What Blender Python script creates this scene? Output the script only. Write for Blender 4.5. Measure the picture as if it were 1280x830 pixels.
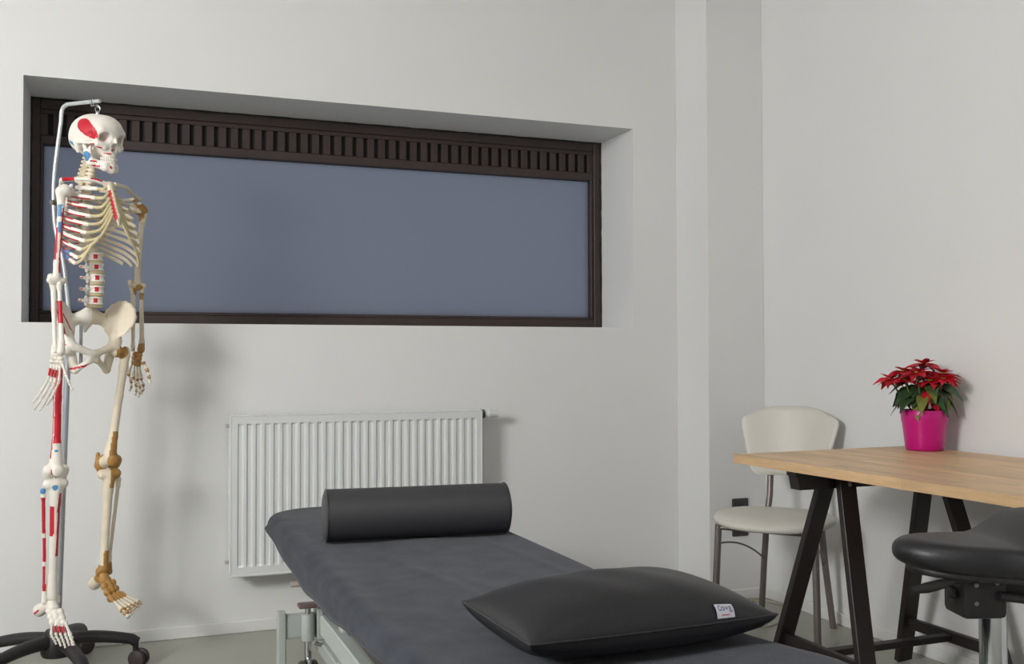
import bpy, bmesh, math, random
import numpy as np
from mathutils import Vector, Matrix

# ------------------------------------------------------------------ camera / world / lights
scene = bpy.context.scene
for o in list(bpy.data.objects):
    bpy.data.objects.remove(o, do_unlink=True)
col = scene.collection

CAM_H = 1.06
FPX, YAW, PITCH, ROLL = 1265.0, 0.369, 0.0246, -0.0025
fw = np.array([math.sin(YAW) * math.cos(PITCH), math.cos(YAW) * math.cos(PITCH), math.sin(PITCH)])
rt = np.array([math.cos(YAW), -math.sin(YAW), 0.0])
up = np.cross(rt, fw)
cr, sr = math.cos(ROLL), math.sin(ROLL)
r2, u2 = cr * rt + sr * up, -sr * rt + cr * up
cd = bpy.data.cameras.new('camera')
cd.sensor_width = 36.0
cd.lens = FPX / 1280.0 * 36.0
cd.clip_start = 0.05
cam = bpy.data.objects.new('camera', cd)
col.objects.link(cam)
M = Matrix.Identity(4)
for i in range(3):
    M[i][0], M[i][1], M[i][2] = r2[i], u2[i], -fw[i]
M[2][3] = CAM_H
cam.matrix_world = M
scene.camera = cam

world = bpy.data.worlds.new('dusk')
scene.world = world
world.use_nodes = True
bg = world.node_tree.nodes['Background']
bg.inputs[0].default_value = (0.37, 0.40, 0.49, 1)
bg.inputs[1].default_value = 1.36


def area_light(name, loc, target, sx, sy, watts, color):
    ld = bpy.data.lights.new(name, 'AREA')
    ld.shape = 'RECTANGLE'
    ld.size, ld.size_y = sx, sy
    ld.energy = watts
    ld.color = color
    lo = bpy.data.objects.new(name, ld)
    col.objects.link(lo)
    lo.location = loc
    d = Vector(target) - Vector(loc)
    lo.rotation_euler = d.to_track_quat('-Z', 'Y').to_euler()
    return lo


area_light('lamp_light', (-2.90, 0.50, 2.35), (1.8, 3.2, 3.6), 1.0, 1.0, 150, (1.0, 0.995, 0.99))
area_light('ceiling_fill_light', (0.3, 0.6, 2.70), (0.3, 0.6, 0.0), 1.2, 0.6, 8, (1.0, 0.995, 0.985))  # weak fill light added under the ceiling, out of view

vs = scene.view_settings
vs.view_transform = 'Standard'
vs.look = 'None'
vs.gamma = 1.0
vs.use_curve_mapping = False
vs.exposure = 0.0

random.seed(7)
rng = np.random.RandomState(5)


# ------------------------------------------------------------------ materials
def lin(c):
    c = c / 255.0
    return c / 12.92 if c <= 0.04045 else ((c + 0.055) / 1.055) ** 2.4


def mat(name, rgb, rough=0.5, metal=0.0, var=0.0, scale=20.0, bump=0.0, bscale=200.0, spec=0.5, stretch=None,
        objrand=0.0, coat=0.0, sheen=0.0):
    m = bpy.data.materials.new(name)
    m.use_nodes = True
    nt = m.node_tree
    b = nt.nodes['Principled BSDF']
    c = tuple(lin(v) for v in rgb) + (1.0,)
    b.inputs['Base Color'].default_value = c
    b.inputs['Roughness'].default_value = rough
    b.inputs['Metallic'].default_value = metal
    b.inputs['Specular IOR Level'].default_value = spec
    if coat:
        b.inputs['Coat Weight'].default_value = coat
    if sheen:
        b.inputs['Sheen Weight'].default_value = sheen
    geo = nt.nodes.new('ShaderNodeNewGeometry')
    vec = geo.outputs['Position']
    if stretch:
        mp = nt.nodes.new('ShaderNodeMapping')
        mp.inputs['Scale'].default_value = stretch
        nt.links.new(vec, mp.inputs['Vector'])
        vec = mp.outputs['Vector']
    last = None
    if var > 0:
        n = nt.nodes.new('ShaderNodeTexNoise')
        n.inputs['Scale'].default_value = scale
        n.inputs['Detail'].default_value = 6
        nt.links.new(vec, n.inputs['Vector'])
        mr = nt.nodes.new('ShaderNodeMapRange')
        mr.inputs['From Min'].default_value = 0.25
        mr.inputs['From Max'].default_value = 0.75
        mr.inputs['To Min'].default_value = 1 - var
        mr.inputs['To Max'].default_value = 1 + var
        nt.links.new(n.outputs['Fac'], mr.inputs['Value'])
        last = mr.outputs['Result']
    if objrand > 0:
        oi = nt.nodes.new('ShaderNodeObjectInfo')
        m2 = nt.nodes.new('ShaderNodeMapRange')
        m2.inputs['To Min'].default_value = 1 - objrand
        m2.inputs['To Max'].default_value = 1 + objrand
        nt.links.new(oi.outputs['Random'], m2.inputs['Value'])
        if last is None:
            last = m2.outputs['Result']
        else:
            mm = nt.nodes.new('ShaderNodeMath')
            mm.operation = 'MULTIPLY'
            nt.links.new(last, mm.inputs[0])
            nt.links.new(m2.outputs['Result'], mm.inputs[1])
            last = mm.outputs[0]
    if last is not None:
        vm = nt.nodes.new('ShaderNodeVectorMath')
        vm.operation = 'SCALE'
        vm.inputs[0].default_value = c[:3]
        nt.links.new(last, vm.inputs['Scale'])
        nt.links.new(vm.outputs['Vector'], b.inputs['Base Color'])
    if bump > 0:
        n2 = nt.nodes.new('ShaderNodeTexNoise')
        n2.inputs['Scale'].default_value = bscale
        n2.inputs['Detail'].default_value = 4
        nt.links.new(vec, n2.inputs['Vector'])
        bn = nt.nodes.new('ShaderNodeBump')
        bn.inputs['Strength'].default_value = bump
        bn.inputs['Distance'].default_value = 0.002
        nt.links.new(n2.outputs['Fac'], bn.inputs['Height'])
        nt.links.new(bn.outputs['Normal'], b.inputs['Normal'])
    return m


M_WALL = mat('wall_paint', (226, 226, 225), 0.85, var=0.012, scale=3, bump=0.08, bscale=350, spec=0.25)
M_CEIL = mat('ceiling_paint', (232, 232, 230), 0.9, var=0.01, scale=3)
M_FLOOR = mat('floor_linoleum', (164, 164, 153), 0.38, var=0.035, scale=9, bump=0.03, bscale=120)
M_BASE = mat('baseboard_paint', (226, 226, 224), 0.5, var=0.01, scale=8)
M_FRAME = mat('window_brown', (58, 46, 43), 0.5, var=0.12, scale=14)
M_SLOTBACK = mat('vent_backing', (30, 24, 22), 0.7, var=0.1, scale=20)
M_SEAL = mat('window_seal', (22, 24, 24), 0.8, var=0.2, scale=60)
M_RAD = mat('radiator_enamel', (219, 221, 221), 0.4, var=0.01, scale=6)
M_RADDK = mat('valve_collar', (86, 88, 80), 0.4, metal=0.6, var=0.1, scale=60)
M_BRASS = mat('pipe_grey', (172, 164, 154), 0.45, var=0.05, scale=40)
M_CHROME = mat('chrome', (196, 198, 200), 0.12, metal=1.0, var=0.03, scale=20)
M_STEEL = mat('brushed_steel', (136, 132, 130), 0.33, metal=0.85, var=0.04, scale=30)
M_CHAIRLEG = mat('chair_metal', (128, 120, 118), 0.4, metal=0.6, var=0.04, scale=30)
M_TUBE = mat('stand_tube', (206, 212, 214), 0.25, metal=0.45, var=0.02, scale=30)
M_POLE = mat('stand_pole', (168, 172, 178), 0.35, metal=0.5, var=0.04, scale=30)
M_PLASTIC = mat('black_plastic', (32, 28, 30), 0.5, var=0.08, scale=40, bump=0.05, bscale=400)
M_WHEEL = mat('wheel_rubber', (56, 46, 46), 0.55, var=0.1, scale=40)
M_COUCH = mat('couch_grey_enamel', (176, 182, 178), 0.4, var=0.02, scale=15)
M_COUCHRED = mat('pedal_brown', (112, 90, 86), 0.5, var=0.06, scale=30)
M_LEATHER = mat('black_leatherette', (27, 26, 29), 0.42, var=0.07, scale=25, bump=0.12, bscale=500)
M_LEATHER2 = mat('charcoal_leatherette', (57, 57, 60), 0.46, var=0.06, scale=18, bump=0.12, bscale=500)
M_PIPING = mat('leatherette_piping', (40, 38, 42), 0.3, var=0.05, scale=40)
M_MATTR = mat('mattress_black', (46, 46, 49), 0.5, var=0.06, scale=30, bump=0.1, bscale=400)
M_SHEET = mat('slate_terry', (57, 60, 69), 0.95, var=0.32, scale=15, bump=0.55, bscale=260, spec=0.1, sheen=0.12)
M_TAG = mat('woven_tag', (190, 190, 198), 0.7, var=0.03, scale=200)
M_INK = mat('tag_ink', (62, 70, 112), 0.7, var=0.02, scale=50)
M_INKRED = mat('tag_red', (176, 70, 80), 0.7, var=0.02, scale=50)
M_WOOD = mat('beech_stave', (212, 177, 135), 0.42, var=0.16, scale=6, stretch=(14.0, 1.2, 14.0), objrand=0.15, bump=0.03,
             bscale=60)
M_BLACKWOOD = mat('black_stained_wood', (36, 28, 28), 0.45, var=0.14, scale=9, stretch=(10, 10, 2), bump=0.05, bscale=90)
M_SEAT = mat('cream_leatherette', (208, 204, 195), 0.45, var=0.02, scale=12, bump=0.05, bscale=400)
M_SOCKET = mat('socket_dark', (58, 54, 56), 0.4, var=0.05, scale=50)
M_SOCKET2 = mat('socket_hole', (20, 19, 20), 0.5, var=0.05, scale=50)
M_CABLE = mat('cable_beige', (184, 178, 156), 0.5, var=0.03, scale=50)
M_POT = mat('magenta_glaze', (190, 0, 118), 0.3, var=0.03, scale=12, coat=0.15)
M_SOIL = mat('potting_soil', (60, 42, 32), 0.95, var=0.3, scale=120, bump=0.8, bscale=150)
M_BRACT = mat('red_bract', (190, 20, 40), 0.55, var=0.22, scale=45, objrand=0.22, bump=0.2, bscale=150)
M_LEAF = mat('green_leaf', (56, 84, 48), 0.5, var=0.25, scale=40, objrand=0.35, bump=0.25, bscale=130)
M_LEAF2 = mat('yellow_green_leaf', (122, 128, 58), 0.5, var=0.25, scale=40, objrand=0.2, bump=0.25, bscale=130)
M_STEM = mat('plant_stem', (92, 104, 58), 0.6, var=0.1, scale=60)
M_BUD = mat('flower_bud', (176, 160, 52), 0.5, var=0.1, scale=80)
M_BONE = mat('bone_white', (236, 230, 220), 0.42, var=0.04, scale=25)
M_IVORY = mat('bone_ivory', (224, 212, 190), 0.45, var=0.06, scale=25)
M_CART = mat('cartilage_tan', (206, 192, 150), 0.5, var=0.07, scale=40)
M_LIG = mat('ligament_brown', (172, 128, 66), 0.5, var=0.16, scale=60, bump=0.15, bscale=300)
M_RED = mat('muscle_red_paint', (196, 22, 44), 0.45, var=0.06, scale=60)
M_BLUE = mat('muscle_blue_paint', (70, 138, 190), 0.45, var=0.05, scale=60)


def frosted_glass():
    m = bpy.data.materials.new('frosted_glass')
    m.use_nodes = True
    nt = m.node_tree
    b = nt.nodes['Principled BSDF']
    b.inputs['Base Color'].default_value = (0.13, 0.14, 0.165, 1)
    b.inputs['Roughness'].default_value = 0.42
    n = nt.nodes.new('ShaderNodeTexNoise')
    n.inputs['Scale'].default_value = 500
    geo = nt.nodes.new('ShaderNodeNewGeometry')
    nt.links.new(geo.outputs['Position'], n.inputs['Vector'])
    bn = nt.nodes.new('ShaderNodeBump')
    bn.inputs['Strength'].default_value = 0.15
    bn.inputs['Distance'].default_value = 0.001
    nt.links.new(n.outputs['Fac'], bn.inputs['Height'])
    nt.links.new(bn.outputs['Normal'], b.inputs['Normal'])
    t = nt.nodes.new('ShaderNodeBsdfTranslucent')
    t.inputs['Color'].default_value = (0.75, 0.78, 0.82, 1)
    mx = nt.nodes.new('ShaderNodeMixShader')
    mx.inputs[0].default_value = 0.55
    out = nt.nodes['Material Output']
    nt.links.new(b.outputs[0], mx.inputs[1])
    nt.links.new(t.outputs[0], mx.inputs[2])
    nt.links.new(mx.outputs[0], out.inputs['Surface'])
    return m


M_GLASS = frosted_glass()

# ------------------------------------------------------------------ geometry helpers
WLOC = {}


def rotz(a):
    c, s = math.cos(a), math.sin(a)
    return np.array([[c, -s, 0], [s, c, 0], [0, 0, 1.0]])


def frame_from(d, upv=(0, 0, 1)):
    d = np.array(d, float)
    d = d / np.linalg.norm(d)
    u = np.array(upv, float)
    if abs(d @ u) > 0.95 * np.linalg.norm(u):
        u = np.array([1.0, 0, 0]) if abs(d[0]) < 0.9 else np.array([0, 1.0, 0])
    s = np.cross(d, u)
    s /= np.linalg.norm(s)
    u = np.cross(s, d)
    return s, u, d


class G:
    def __init__(self):
        self.v, self.f, self.m = [], [], []

    def add(self, V, F, m=0):
        b = len(self.v)
        self.v.extend([tuple(map(float, p)) for p in V])
        for i, f in enumerate(F):
            self.f.append([b + j for j in f])
            self.m.append(m if np.isscalar(m) else int(m[i]))
        return self

    def box(self, c, s, R=None, bev=0.003, m=0, seg=1):
        bm = bmesh.new()
        bmesh.ops.create_cube(bm, size=1.0)
        for v in bm.verts:
            v.co = Vector((v.co.x * s[0], v.co.y * s[1], v.co.z * s[2]))
        if bev > 0:
            bmesh.ops.bevel(bm, geom=bm.edges[:], offset=min(bev, 0.45 * min(s)), segments=seg, affect='EDGES', profile=0.5)
        bm.verts.ensure_lookup_table()
        V = np.array([v.co[:] for v in bm.verts])
        F = [[v.index for v in f.verts] for f in bm.faces]
        bm.free()
        if R is not None:
            V = V @ np.array(R).T
        return self.add(V + np.array(c), F, m)

    def span(self, lo, hi, bev=0.003, m=0, seg=1):
        lo, hi = np.array(lo, float), np.array(hi, float)
        return self.box((lo + hi) / 2, hi - lo, None, bev, m, seg)

    def board(self, a, b, w, t, wdir, bev=0.002, m=0):
        """bar from a to b: width w along wdir, thickness t across"""
        a, b = np.array(a, float), np.array(b, float)
        d = b - a
        L = np.linalg.norm(d)
        d /= L
        w_ = np.array(wdir, float)
        w_ = w_ - (w_ @ d) * d
        w_ /= np.linalg.norm(w_)
        n = np.cross(d, w_)
        R = np.stack([w_, n, d], axis=1)
        return self.box((a + b) / 2, (w, t, L), R, bev, m)

    def tube(self, pts, r, n=12, cap=True, closed=False, m=0, flat=1.0, upv=(0, 0, 1), paint=None):
        pts = np.array(pts, float)
        N = len(pts)
        rr = np.full(N, r) if np.isscalar(r) else np.array(r, float)
        rings = []
        prev = None
        for i in range(N):
            if closed:
                d = pts[(i + 1) % N] - pts[i - 1]
            else:
                d = pts[min(i + 1, N - 1)] - pts[max(i - 1, 0)]
            d = d / (np.linalg.norm(d) + 1e-12)
            if prev is None:
                s, u, _ = frame_from(d, upv)
            else:
                if flat != 1.0:
                    s, u, _ = frame_from(d, upv)
                else:
                    u = prev - (prev @ d) * d
                    u /= np.linalg.norm(u)
                    s = np.cross(d, u)
            prev = u
            a = np.arange(n) / n * 2 * math.pi
            rings.append(pts[i] + rr[i] * (np.cos(a)[:, None] * s * flat + np.sin(a)[:, None] * u))
        V = np.concatenate(rings)
        F, mm = [], []
        cnt = N if closed else N - 1
        for i in range(cnt):
            for j in range(n):
                i2, j2 = (i + 1) % N, (j + 1) % n
                F.append([i * n + j, i * n + j2, i2 * n + j2, i2 * n + j])
                mm.append(paint(i / max(1, N - 1), j / n) if paint else m)
        if cap and not closed:
            F.append(list(range(n))[::-1])
            F.append([(N - 1) * n + j for j in range(n)])
            mm += [m, m]
        return self.add(V, F, mm)

    def cyl(self, a, b, r, n=20, m=0, r_end=None, bev=0.0):
        a, b = np.array(a, float), np.array(b, float)
        re = r if r_end is None else r_end
        if bev:
            d = (b - a) / np.linalg.norm(b - a)
            return self.tube([a, a + d * bev * 0.3, a + d * bev, b - d * bev, b - d * bev * 0.3, b],
                             [r - bev, r - bev * 0.3, r, re, re - bev * 0.3, re - bev], n, m=m)
        return self.tube([a, b], [r, re], n, m=m)

    def lathe(self, prof, c, axis=(0, 0, 1), n=32, m=0, flip=False):
        s, u, d = frame_from(axis)
        V = []
        for (r, h) in prof:
            for j in range(n):
                a = 2 * math.pi * j / n
                V.append(np.array(c) + d * h + r * (math.cos(a) * s + math.sin(a) * u))
        F = []
        for i in range(len(prof) - 1):
            for j in range(n):
                j2 = (j + 1) % n
                q = [i * n + j, i * n + j2, (i + 1) * n + j2, (i + 1) * n + j]
                F.append(q[::-1] if flip else q)
        return self.add(V, F, m)

    def grid(self, P, wu=False, wv=False, m=0, flip=False):
        P = np.array(P, float)
        a, b = P.shape[:2]
        F = []
        for i in range(a if wu else a - 1):
            for j in range(b if wv else b - 1):
                q = [i * b + j, i * b + (j + 1) % b, ((i + 1) % a) * b + (j + 1) % b, ((i + 1) % a) * b + j]
                F.append(q[::-1] if flip else q)
        return self.add(P.reshape(-1, 3), F, m)

    def sphere(self, c, r, n=14, m=0):
        r = np.array([r, r, r]) if np.isscalar(r) else np.array(r)
        V, F = [], []
        k = n // 2
        for i in range(k + 1):
            ph = math.pi * i / k
            for j in range(n):
                a = 2 * math.pi * j / n
                V.append(np.array(c) + r * np.array([math.sin(ph) * math.cos(a), math.sin(ph) * math.sin(a), math.cos(ph)]))
        for i in range(k):
            for j in range(n):
                F.append([i * n + j, (i + 1) * n + j, (i + 1) * n + (j + 1) % n, i * n + (j + 1) % n])
        return self.add(V, F, m)

    def prism(self, poly, lo, hi, axis=2, m=0):
        """extrude a 2D polygon along axis (0 x, 1 y, 2 z)"""
        n = len(poly)
        V = []
        for h in (lo, hi):
            for (p, q) in poly:
                V.append({2: (p, q, h), 1: (p, h, q), 0: (h, p, q)}[axis])
        F = [list(range(n))[::-1], list(range(n, 2 * n))]
        for i in range(n):
            F.append([i, (i + 1) % n, n + (i + 1) % n, n + i])
        return self.add(V, F, m)


def obj(name, g, mats, parent=None, smooth=True, angle=35, origin=None, kind=None):
    V = np.array(g.v, float)
    if origin is None:
        origin = (V.min(0) + V.max(0)) / 2
    origin = np.array(origin, float)
    me = bpy.data.meshes.new(name)
    me.from_pydata((V - origin).tolist(), [], g.f)
    mats = mats if isinstance(mats, (list, tuple)) else [mats]
    for m in mats:
        me.materials.append(m)
    if len(mats) > 1:
        me.polygons.foreach_set('material_index', g.m)
    bm = bmesh.new()
    bm.from_mesh(me)
    bmesh.ops.remove_doubles(bm, verts=bm.verts[:], dist=1e-6)
    bmesh.ops.recalc_face_normals(bm, faces=bm.faces[:])
    bm.to_mesh(me)
    bm.free()
    if smooth:
        me.polygons.foreach_set('use_smooth', [True] * len(me.polygons))
        me.set_sharp_from_angle(angle=math.radians(angle))
    me.update()
    o = bpy.data.objects.new(name, me)
    col.objects.link(o)
    base = np.zeros(3)
    if parent is not None:
        o.parent = parent
        base = WLOC[parent.name]
    o.location = (origin - base).tolist()
    WLOC[o.name] = origin
    if kind:
        o['kind'] = kind
    return o


def thing(name, label, cat, loc, group=None):
    o = bpy.data.objects.new(name, None)
    o.empty_display_size = 0.1
    col.objects.link(o)
    o.location = tuple(float(v) for v in loc)
    WLOC[o.name] = np.array(loc, float)
    return tag(o, label, cat, group)


def tag(o, label, cat, group=None):
    o['label'] = label
    o['category'] = cat
    if group:
        o['group'] = group
    return o


def struct(name, g, m, parent=None, smooth=False):
    o = obj(name, g, m, parent, smooth=smooth)
    if parent is None:
        o['kind'] = 'structure'
    return o


def copy_part(src, name, loc, parent, scale=None, rot=None):
    o = src.copy()
    o.name = name
    col.objects.link(o)
    o.parent = parent
    base = WLOC[parent.name] if parent is not None else np.zeros(3)
    o.location = (np.array(loc, float) - base).tolist()
    if scale is not None:
        o.scale = scale
    if rot is not None:
        o.rotation_euler = rot
    WLOC[o.name] = np.array(loc, float)
    return o


def copy_tree(o, parent=None, loc=None):
    c = o.copy()
    col.objects.link(c)
    c.parent = parent
    if loc is not None:
        c.location = loc
    for ch in list(o.children):
        copy_tree(ch, c)
    return c


# --- signed distance modelling for organic shapes
def smin(a, b, k):
    h = np.clip(0.5 + 0.5 * (b - a) / k, 0, 1)
    return b + (a - b) * h - k * h * (1 - h)


def s_cap(P, a, b, ra, rb):
    a, b = np.array(a, float), np.array(b, float)
    d = b - a
    t = np.clip(((P - a) @ d) / (d @ d + 1e-12), 0, 1)
    return np.linalg.norm(P - a - t[:, None] * d, axis=1) - (ra + (rb - ra) * t)


def s_ell(P, c, r, R=None):
    q = P - np.array(c, float)
    if R is not None:
        q = q @ R           # columns of R are the ellipsoid axes
    r = np.array(r, float)
    k0 = np.linalg.norm(q / r, axis=1)
    k1 = np.linalg.norm(q / (r * r), axis=1) + 1e-9
    return k0 * (k0 - 1) / k1


def surface_nets(fn, lo, hi, h):
    lo, hi = np.array(lo, float), np.array(hi, float)
    n = np.maximum(np.ceil((hi - lo) / h).astype(int) + 1, 4)
    ax = [lo[i] + h * np.arange(n[i]) for i in range(3)]
    X, Y, Z = np.meshgrid(*ax, indexing='ij')
    D = fn(np.stack([X.ravel(), Y.ravel(), Z.ravel()], 1)).reshape(n)
    S = D < 0
    nc = n - 1
    corners = [(i, j, k) for i in (0, 1) for j in (0, 1) for k in (0, 1)]

    def sl(A, c):
        return A[c[0]:c[0] + nc[0], c[1]:c[1] + nc[1], c[2]:c[2] + nc[2]]
    cnt = sum(sl(S, c).astype(int) for c in corners)
    act = (cnt > 0) & (cnt < 8)
    ids = -np.ones(nc, int)
    ids[act] = np.arange(act.sum())
    cell = np.argwhere(act)
    pos = np.zeros((len(cell), 3))
    w = np.zeros(len(cell))
    for a in corners:
        for axis in range(3):
            if a[axis] == 0:
                b = list(a)
                b[axis] = 1
                da = sl(D, a)[act]
                db = sl(D, tuple(b))[act]
                x = (da < 0) != (db < 0)
                t = da / np.where(x, da - db, 1.0)
                p = np.array(a, float)[None, :].repeat(len(cell), 0)
                p[:, axis] += t
                pos[x] += p[x]
                w[x] += 1
    V = lo + h * (cell + pos / w[:, None])
    F = []
    for axis in range(3):
        o1, o2 = [(1, 2), (2, 0), (0, 1)][axis]
        A = S.take(range(n[axis] - 1), axis)
        B = S.take(range(1, n[axis]), axis)
        for E in np.argwhere(A != B):
            if E[o1] < 1 or E[o2] < 1 or E[o1] >= nc[o1] or E[o2] >= nc[o2]:
                continue
            q = []
            for (d1, d2) in ((-1, -1), (0, -1), (0, 0), (-1, 0)):
                e = E.copy()
                e[o1] += d1
                e[o2] += d2
                q.append(int(ids[tuple(e)]))
            F.append(q if A[tuple(E)] else q[::-1])
    return V, F


def sdf_obj(name, fn, lo, hi, h, mats, parent=None, paint=None, angle=60, origin=None):
    V, F = surface_nets(fn, lo, hi, h)
    g = G()
    if paint is not None:
        Cn = np.array([V[f].mean(0) for f in F])
        mm = paint(Cn)
    else:
        mm = 0
    g.add(V, F, mm)
    return obj(name, g, mats, parent, angle=angle, origin=origin)


# ------------------------------------------------------------------ room
DW, RW = 4.047, 2.6625        # back wall plane (y), right wall plane (x)
PX, PY = 2.3747, 3.784        # pilaster left side x, front y
LW, RY, CZ = -3.7, -1.6, 2.75
WX1, WX2, WZ1, WZ2, WD = -0.336, 2.1526, 1.19, 2.089, 0.3246
TH = 0.44

struct('floor', G().span((LW - .1, RY - .1, -0.1), (RW + .1, DW + TH, 0.0), bev=0), M_FLOOR)
struct('ceiling', G().span((LW - .1, RY - .1, CZ), (RW + .1, DW + TH, CZ + .1), bev=0), M_CEIL)
g = G()
g.span((LW - .1, DW, 0), (WX1, DW + TH, CZ), bev=0)
g.span((WX2, DW, 0), (RW + .1, DW + TH, CZ), bev=0)
g.span((WX1, DW, 0), (WX2, DW + TH, WZ1), bev=0)
g.span((WX1, DW, WZ2), (WX2, DW + TH, CZ), bev=0)
struct('wall_back', g, M_WALL)
struct('wall_right', G().span((RW, RY, 0), (RW + .1, DW, CZ), bev=0), M_WALL)
struct('wall_left', G().span((LW - .1, RY, 0), (LW, DW, CZ), bev=0), M_WALL)
struct('wall_rear', G().span((LW - .1, RY - .1, 0), (RW + .1, RY, CZ), bev=0), M_WALL)
struct('wall_pilaster', G().span((PX, PY, 0), (RW, DW, CZ), bev=0.002), M_WALL)

BH, BT = 0.046, 0.012


def baseboard(name, lo, hi):
    struct(name, G().span(lo, hi, bev=0.003), M_BASE)


baseboard('baseboard_back', (LW, DW - BT, 0), (PX, DW, BH))
baseboard('baseboard_right', (RW - BT, RY, 0), (RW, PY, BH))
baseboard('baseboard_pilaster', (PX, PY - BT, 0), (RW - BT, PY, BH))

# window: brown frame deep in the reveal, slotted vent strip across its head, frosted pane
WY = DW + WD
win = bpy.data.objects.new('window_1', None)
col.objects.link(win)
win.location = ((WX1 + WX2) / 2, WY, WZ1)
WLOC['window_1'] = np.array(win.location)
win['kind'] = 'structure'
FD = 0.07
GX1, GX2, GZ1, GZ2 = WX1 + 0.046, WX2 - 0.05, 1.248, 1.905
VZ2 = 2.042
g = G().span((WX1, WY, WZ1), (GX1 - .012, WY + FD, WZ2), bev=.003)
obj('frame_stile', g, M_FRAME, win)
g = G().span((GX2 + .012, WY, WZ1), (WX2, WY + FD, WZ2), bev=.003)
obj('frame_stile', g, M_FRAME, win)
obj('frame_rail', G().span((GX1 - .012, WY + .002, VZ2 + .004), (GX2 + .012, WY + FD, WZ2), bev=.003), M_FRAME, win)
obj('frame_rail', G().span((GX1 - .012, WY + .002, WZ1), (GX2 + .012, WY + FD, GZ1 - .012), bev=.003), M_FRAME, win)
# glazing beads
for (lo, hi) in (((GX1 - .012, WY + .012, GZ1), (GX1, WY + FD, GZ2 + .02)), ((GX2, WY + .012, GZ1), (GX2 + .012, WY + FD, GZ2 + .02)),
                 ((GX1 - .012, WY + .012, GZ1 - .012), (GX2 + .012, WY + FD, GZ1))):
    obj('glazing_bead', G().span(lo, hi, bev=.002), M_FRAME, win)
# rough dark mastic round the frame
g = G()
for a, b, ny in (((WX1 + .003, WZ2 - .004), (WX2 - .003, WZ2 - .004), 60), ((WX1 + .003, WZ1), (WX1 + .003, WZ2), 30),
                 ((WX2 - .003, WZ1), (WX2 - .003, WZ2), 30)):
    ts = np.linspace(0, 1, ny)
    pts = [(a[0] + (b[0] - a[0]) * t + random.uniform(-.0015, .0015), WY - .001, a[1] + (b[1] - a[1]) * t + random.uniform(-.0015, .0015)) for t in ts]
    g.tube(pts, [random.uniform(.0028, .0055) for _ in ts], 6)
obj('mastic_seal', g, M_SEAL, win)
# vent strip
vent = obj('vent_panel', G().span((GX1 - .012, WY + .03, GZ2), (GX2 + .012, WY + .05, VZ2 + .004), bev=0), M_SLOTBACK, win)
SZ1, SZ2 = GZ2 + .038, VZ2 - .014
obj('vent_rail', G().span((GX1 - .012, WY + .008, GZ2), (GX2 + .012, WY + .03, SZ1), bev=.003), M_FRAME, vent)
obj('vent_rail', G().span((GX1 - .012, WY + .010, SZ2), (GX2 + .012, WY + .03, VZ2 + .004), bev=.002), M_FRAME, vent)
NS = 49
pitch = (GX2 - GX1) / NS
src = None
for i in range(NS + 1):
    cx = GX1 + i * pitch
    loc = (cx, WY + .021, (SZ1 + SZ2) / 2)
    if src is None:
        src = obj('vent_bar', G().box(loc, (pitch * .62, .018, SZ2 - SZ1), bev=.0015), M_FRAME, vent)
        src.location = (np.array(loc) - WLOC[vent.name]).tolist()
    else:
        copy_part(src, 'vent_bar', loc, vent)
obj('pane', G().span((GX1 - .005, WY + .045, GZ1 - .005), (GX2 + .005, WY + .051, GZ2 + .005), bev=0), M_GLASS, win, smooth=False)

# ------------------------------------------------------------------ radiator
RX1, RX2, RZ1, RZ2 = 0.3906, 1.3874, 0.240, 0.8403
RF, RB = DW - 0.11, DW - 0.035
rad = thing('panel_radiator', 'white ribbed steel panel radiator on the wall below the window', 'radiator', ((RX1 + RX2) / 2, (RF + RB) / 2, RZ1))


def ribbed_panel(yf, sgn):
    g = G()
    n = 29
    m0 = 0.0165
    p = (RX2 - RX1 - 2 * m0) / n
    dpt = 0.0062 * sgn
    xs, kind = [RX1], [0]
    for i in range(n):
        a = RX1 + m0 + i * p
        xs += [a + .18 * p, a + .32 * p, a + .68 * p, a + .88 * p]
        kind += [0, 1, 1, 0]
    xs.append(RX2)
    kind.append(0)
    zs = [RZ1 + .004, RZ1 + .030, RZ1 + .037, RZ2 - .037, RZ2 - .030, RZ2 - .004]
    zk = [0, 0, 1, 1, 0, 0]
    P = np.zeros((len(zs), len(xs), 3))
    for a, z in enumerate(zs):
        for b, x in enumerate(xs):
            P[a, b] = (x, yf + dpt * (zk[a] and kind[b]), z)
    g.grid(P)
    return g


g = ribbed_panel(RF, 1)
g.span((RX1 + .001, RF + .0095, RZ1 + .005), (RX2 - .001, RF + .014, RZ2 - .005), bev=0)
obj('front_panel', g, M_RAD, rad, angle=25)
obj('rear_panel', G().span((RX1 + .003, RB - .012, RZ1 + .004), (RX2 - .003, RB, RZ2 - .006), bev=.003), M_RAD, rad)
for xa, xb in ((RX1 - .004, RX1 + .001), (RX2 - .001, RX2 + .004)):
    obj('side_cover', G().span((xa, RF - .002, RZ1), (xb, RB + .001, RZ2 + .001), bev=.0018), M_RAD, rad)
tg = obj('top_grille', G().span((RX1, RF - .002, RZ2 - .004), (RX2, RF + .012, RZ2 + .001), bev=.0015).span((RX1, RB - .012, RZ2 - .004), (RX2, RB, RZ2 + .001), bev=.0015), M_RAD, rad)
g = G()
for i in range(60):
    x = RX1 + .012 + i * (RX2 - RX1 - .024) / 59
    g.span((x - .003, RF + .012, RZ2 - .003), (x + .003, RB - .012, RZ2), bev=0)
obj('grille_bars', g, M_RAD, tg, kind='stuff')
obj('bottom_lip', G().span((RX1, RF - .002, RZ1 - .006), (RX2, RF + .014, RZ1 + .004), bev=.002), M_RAD, rad)
for z in (RZ2 - .04, RZ1 + .045):
    obj('end_plug', G().cyl((RX1 - .018, RB - .03, z), (RX1, RB - .03, z), .0065, 12, bev=.002), M_BRASS, rad)
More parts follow.
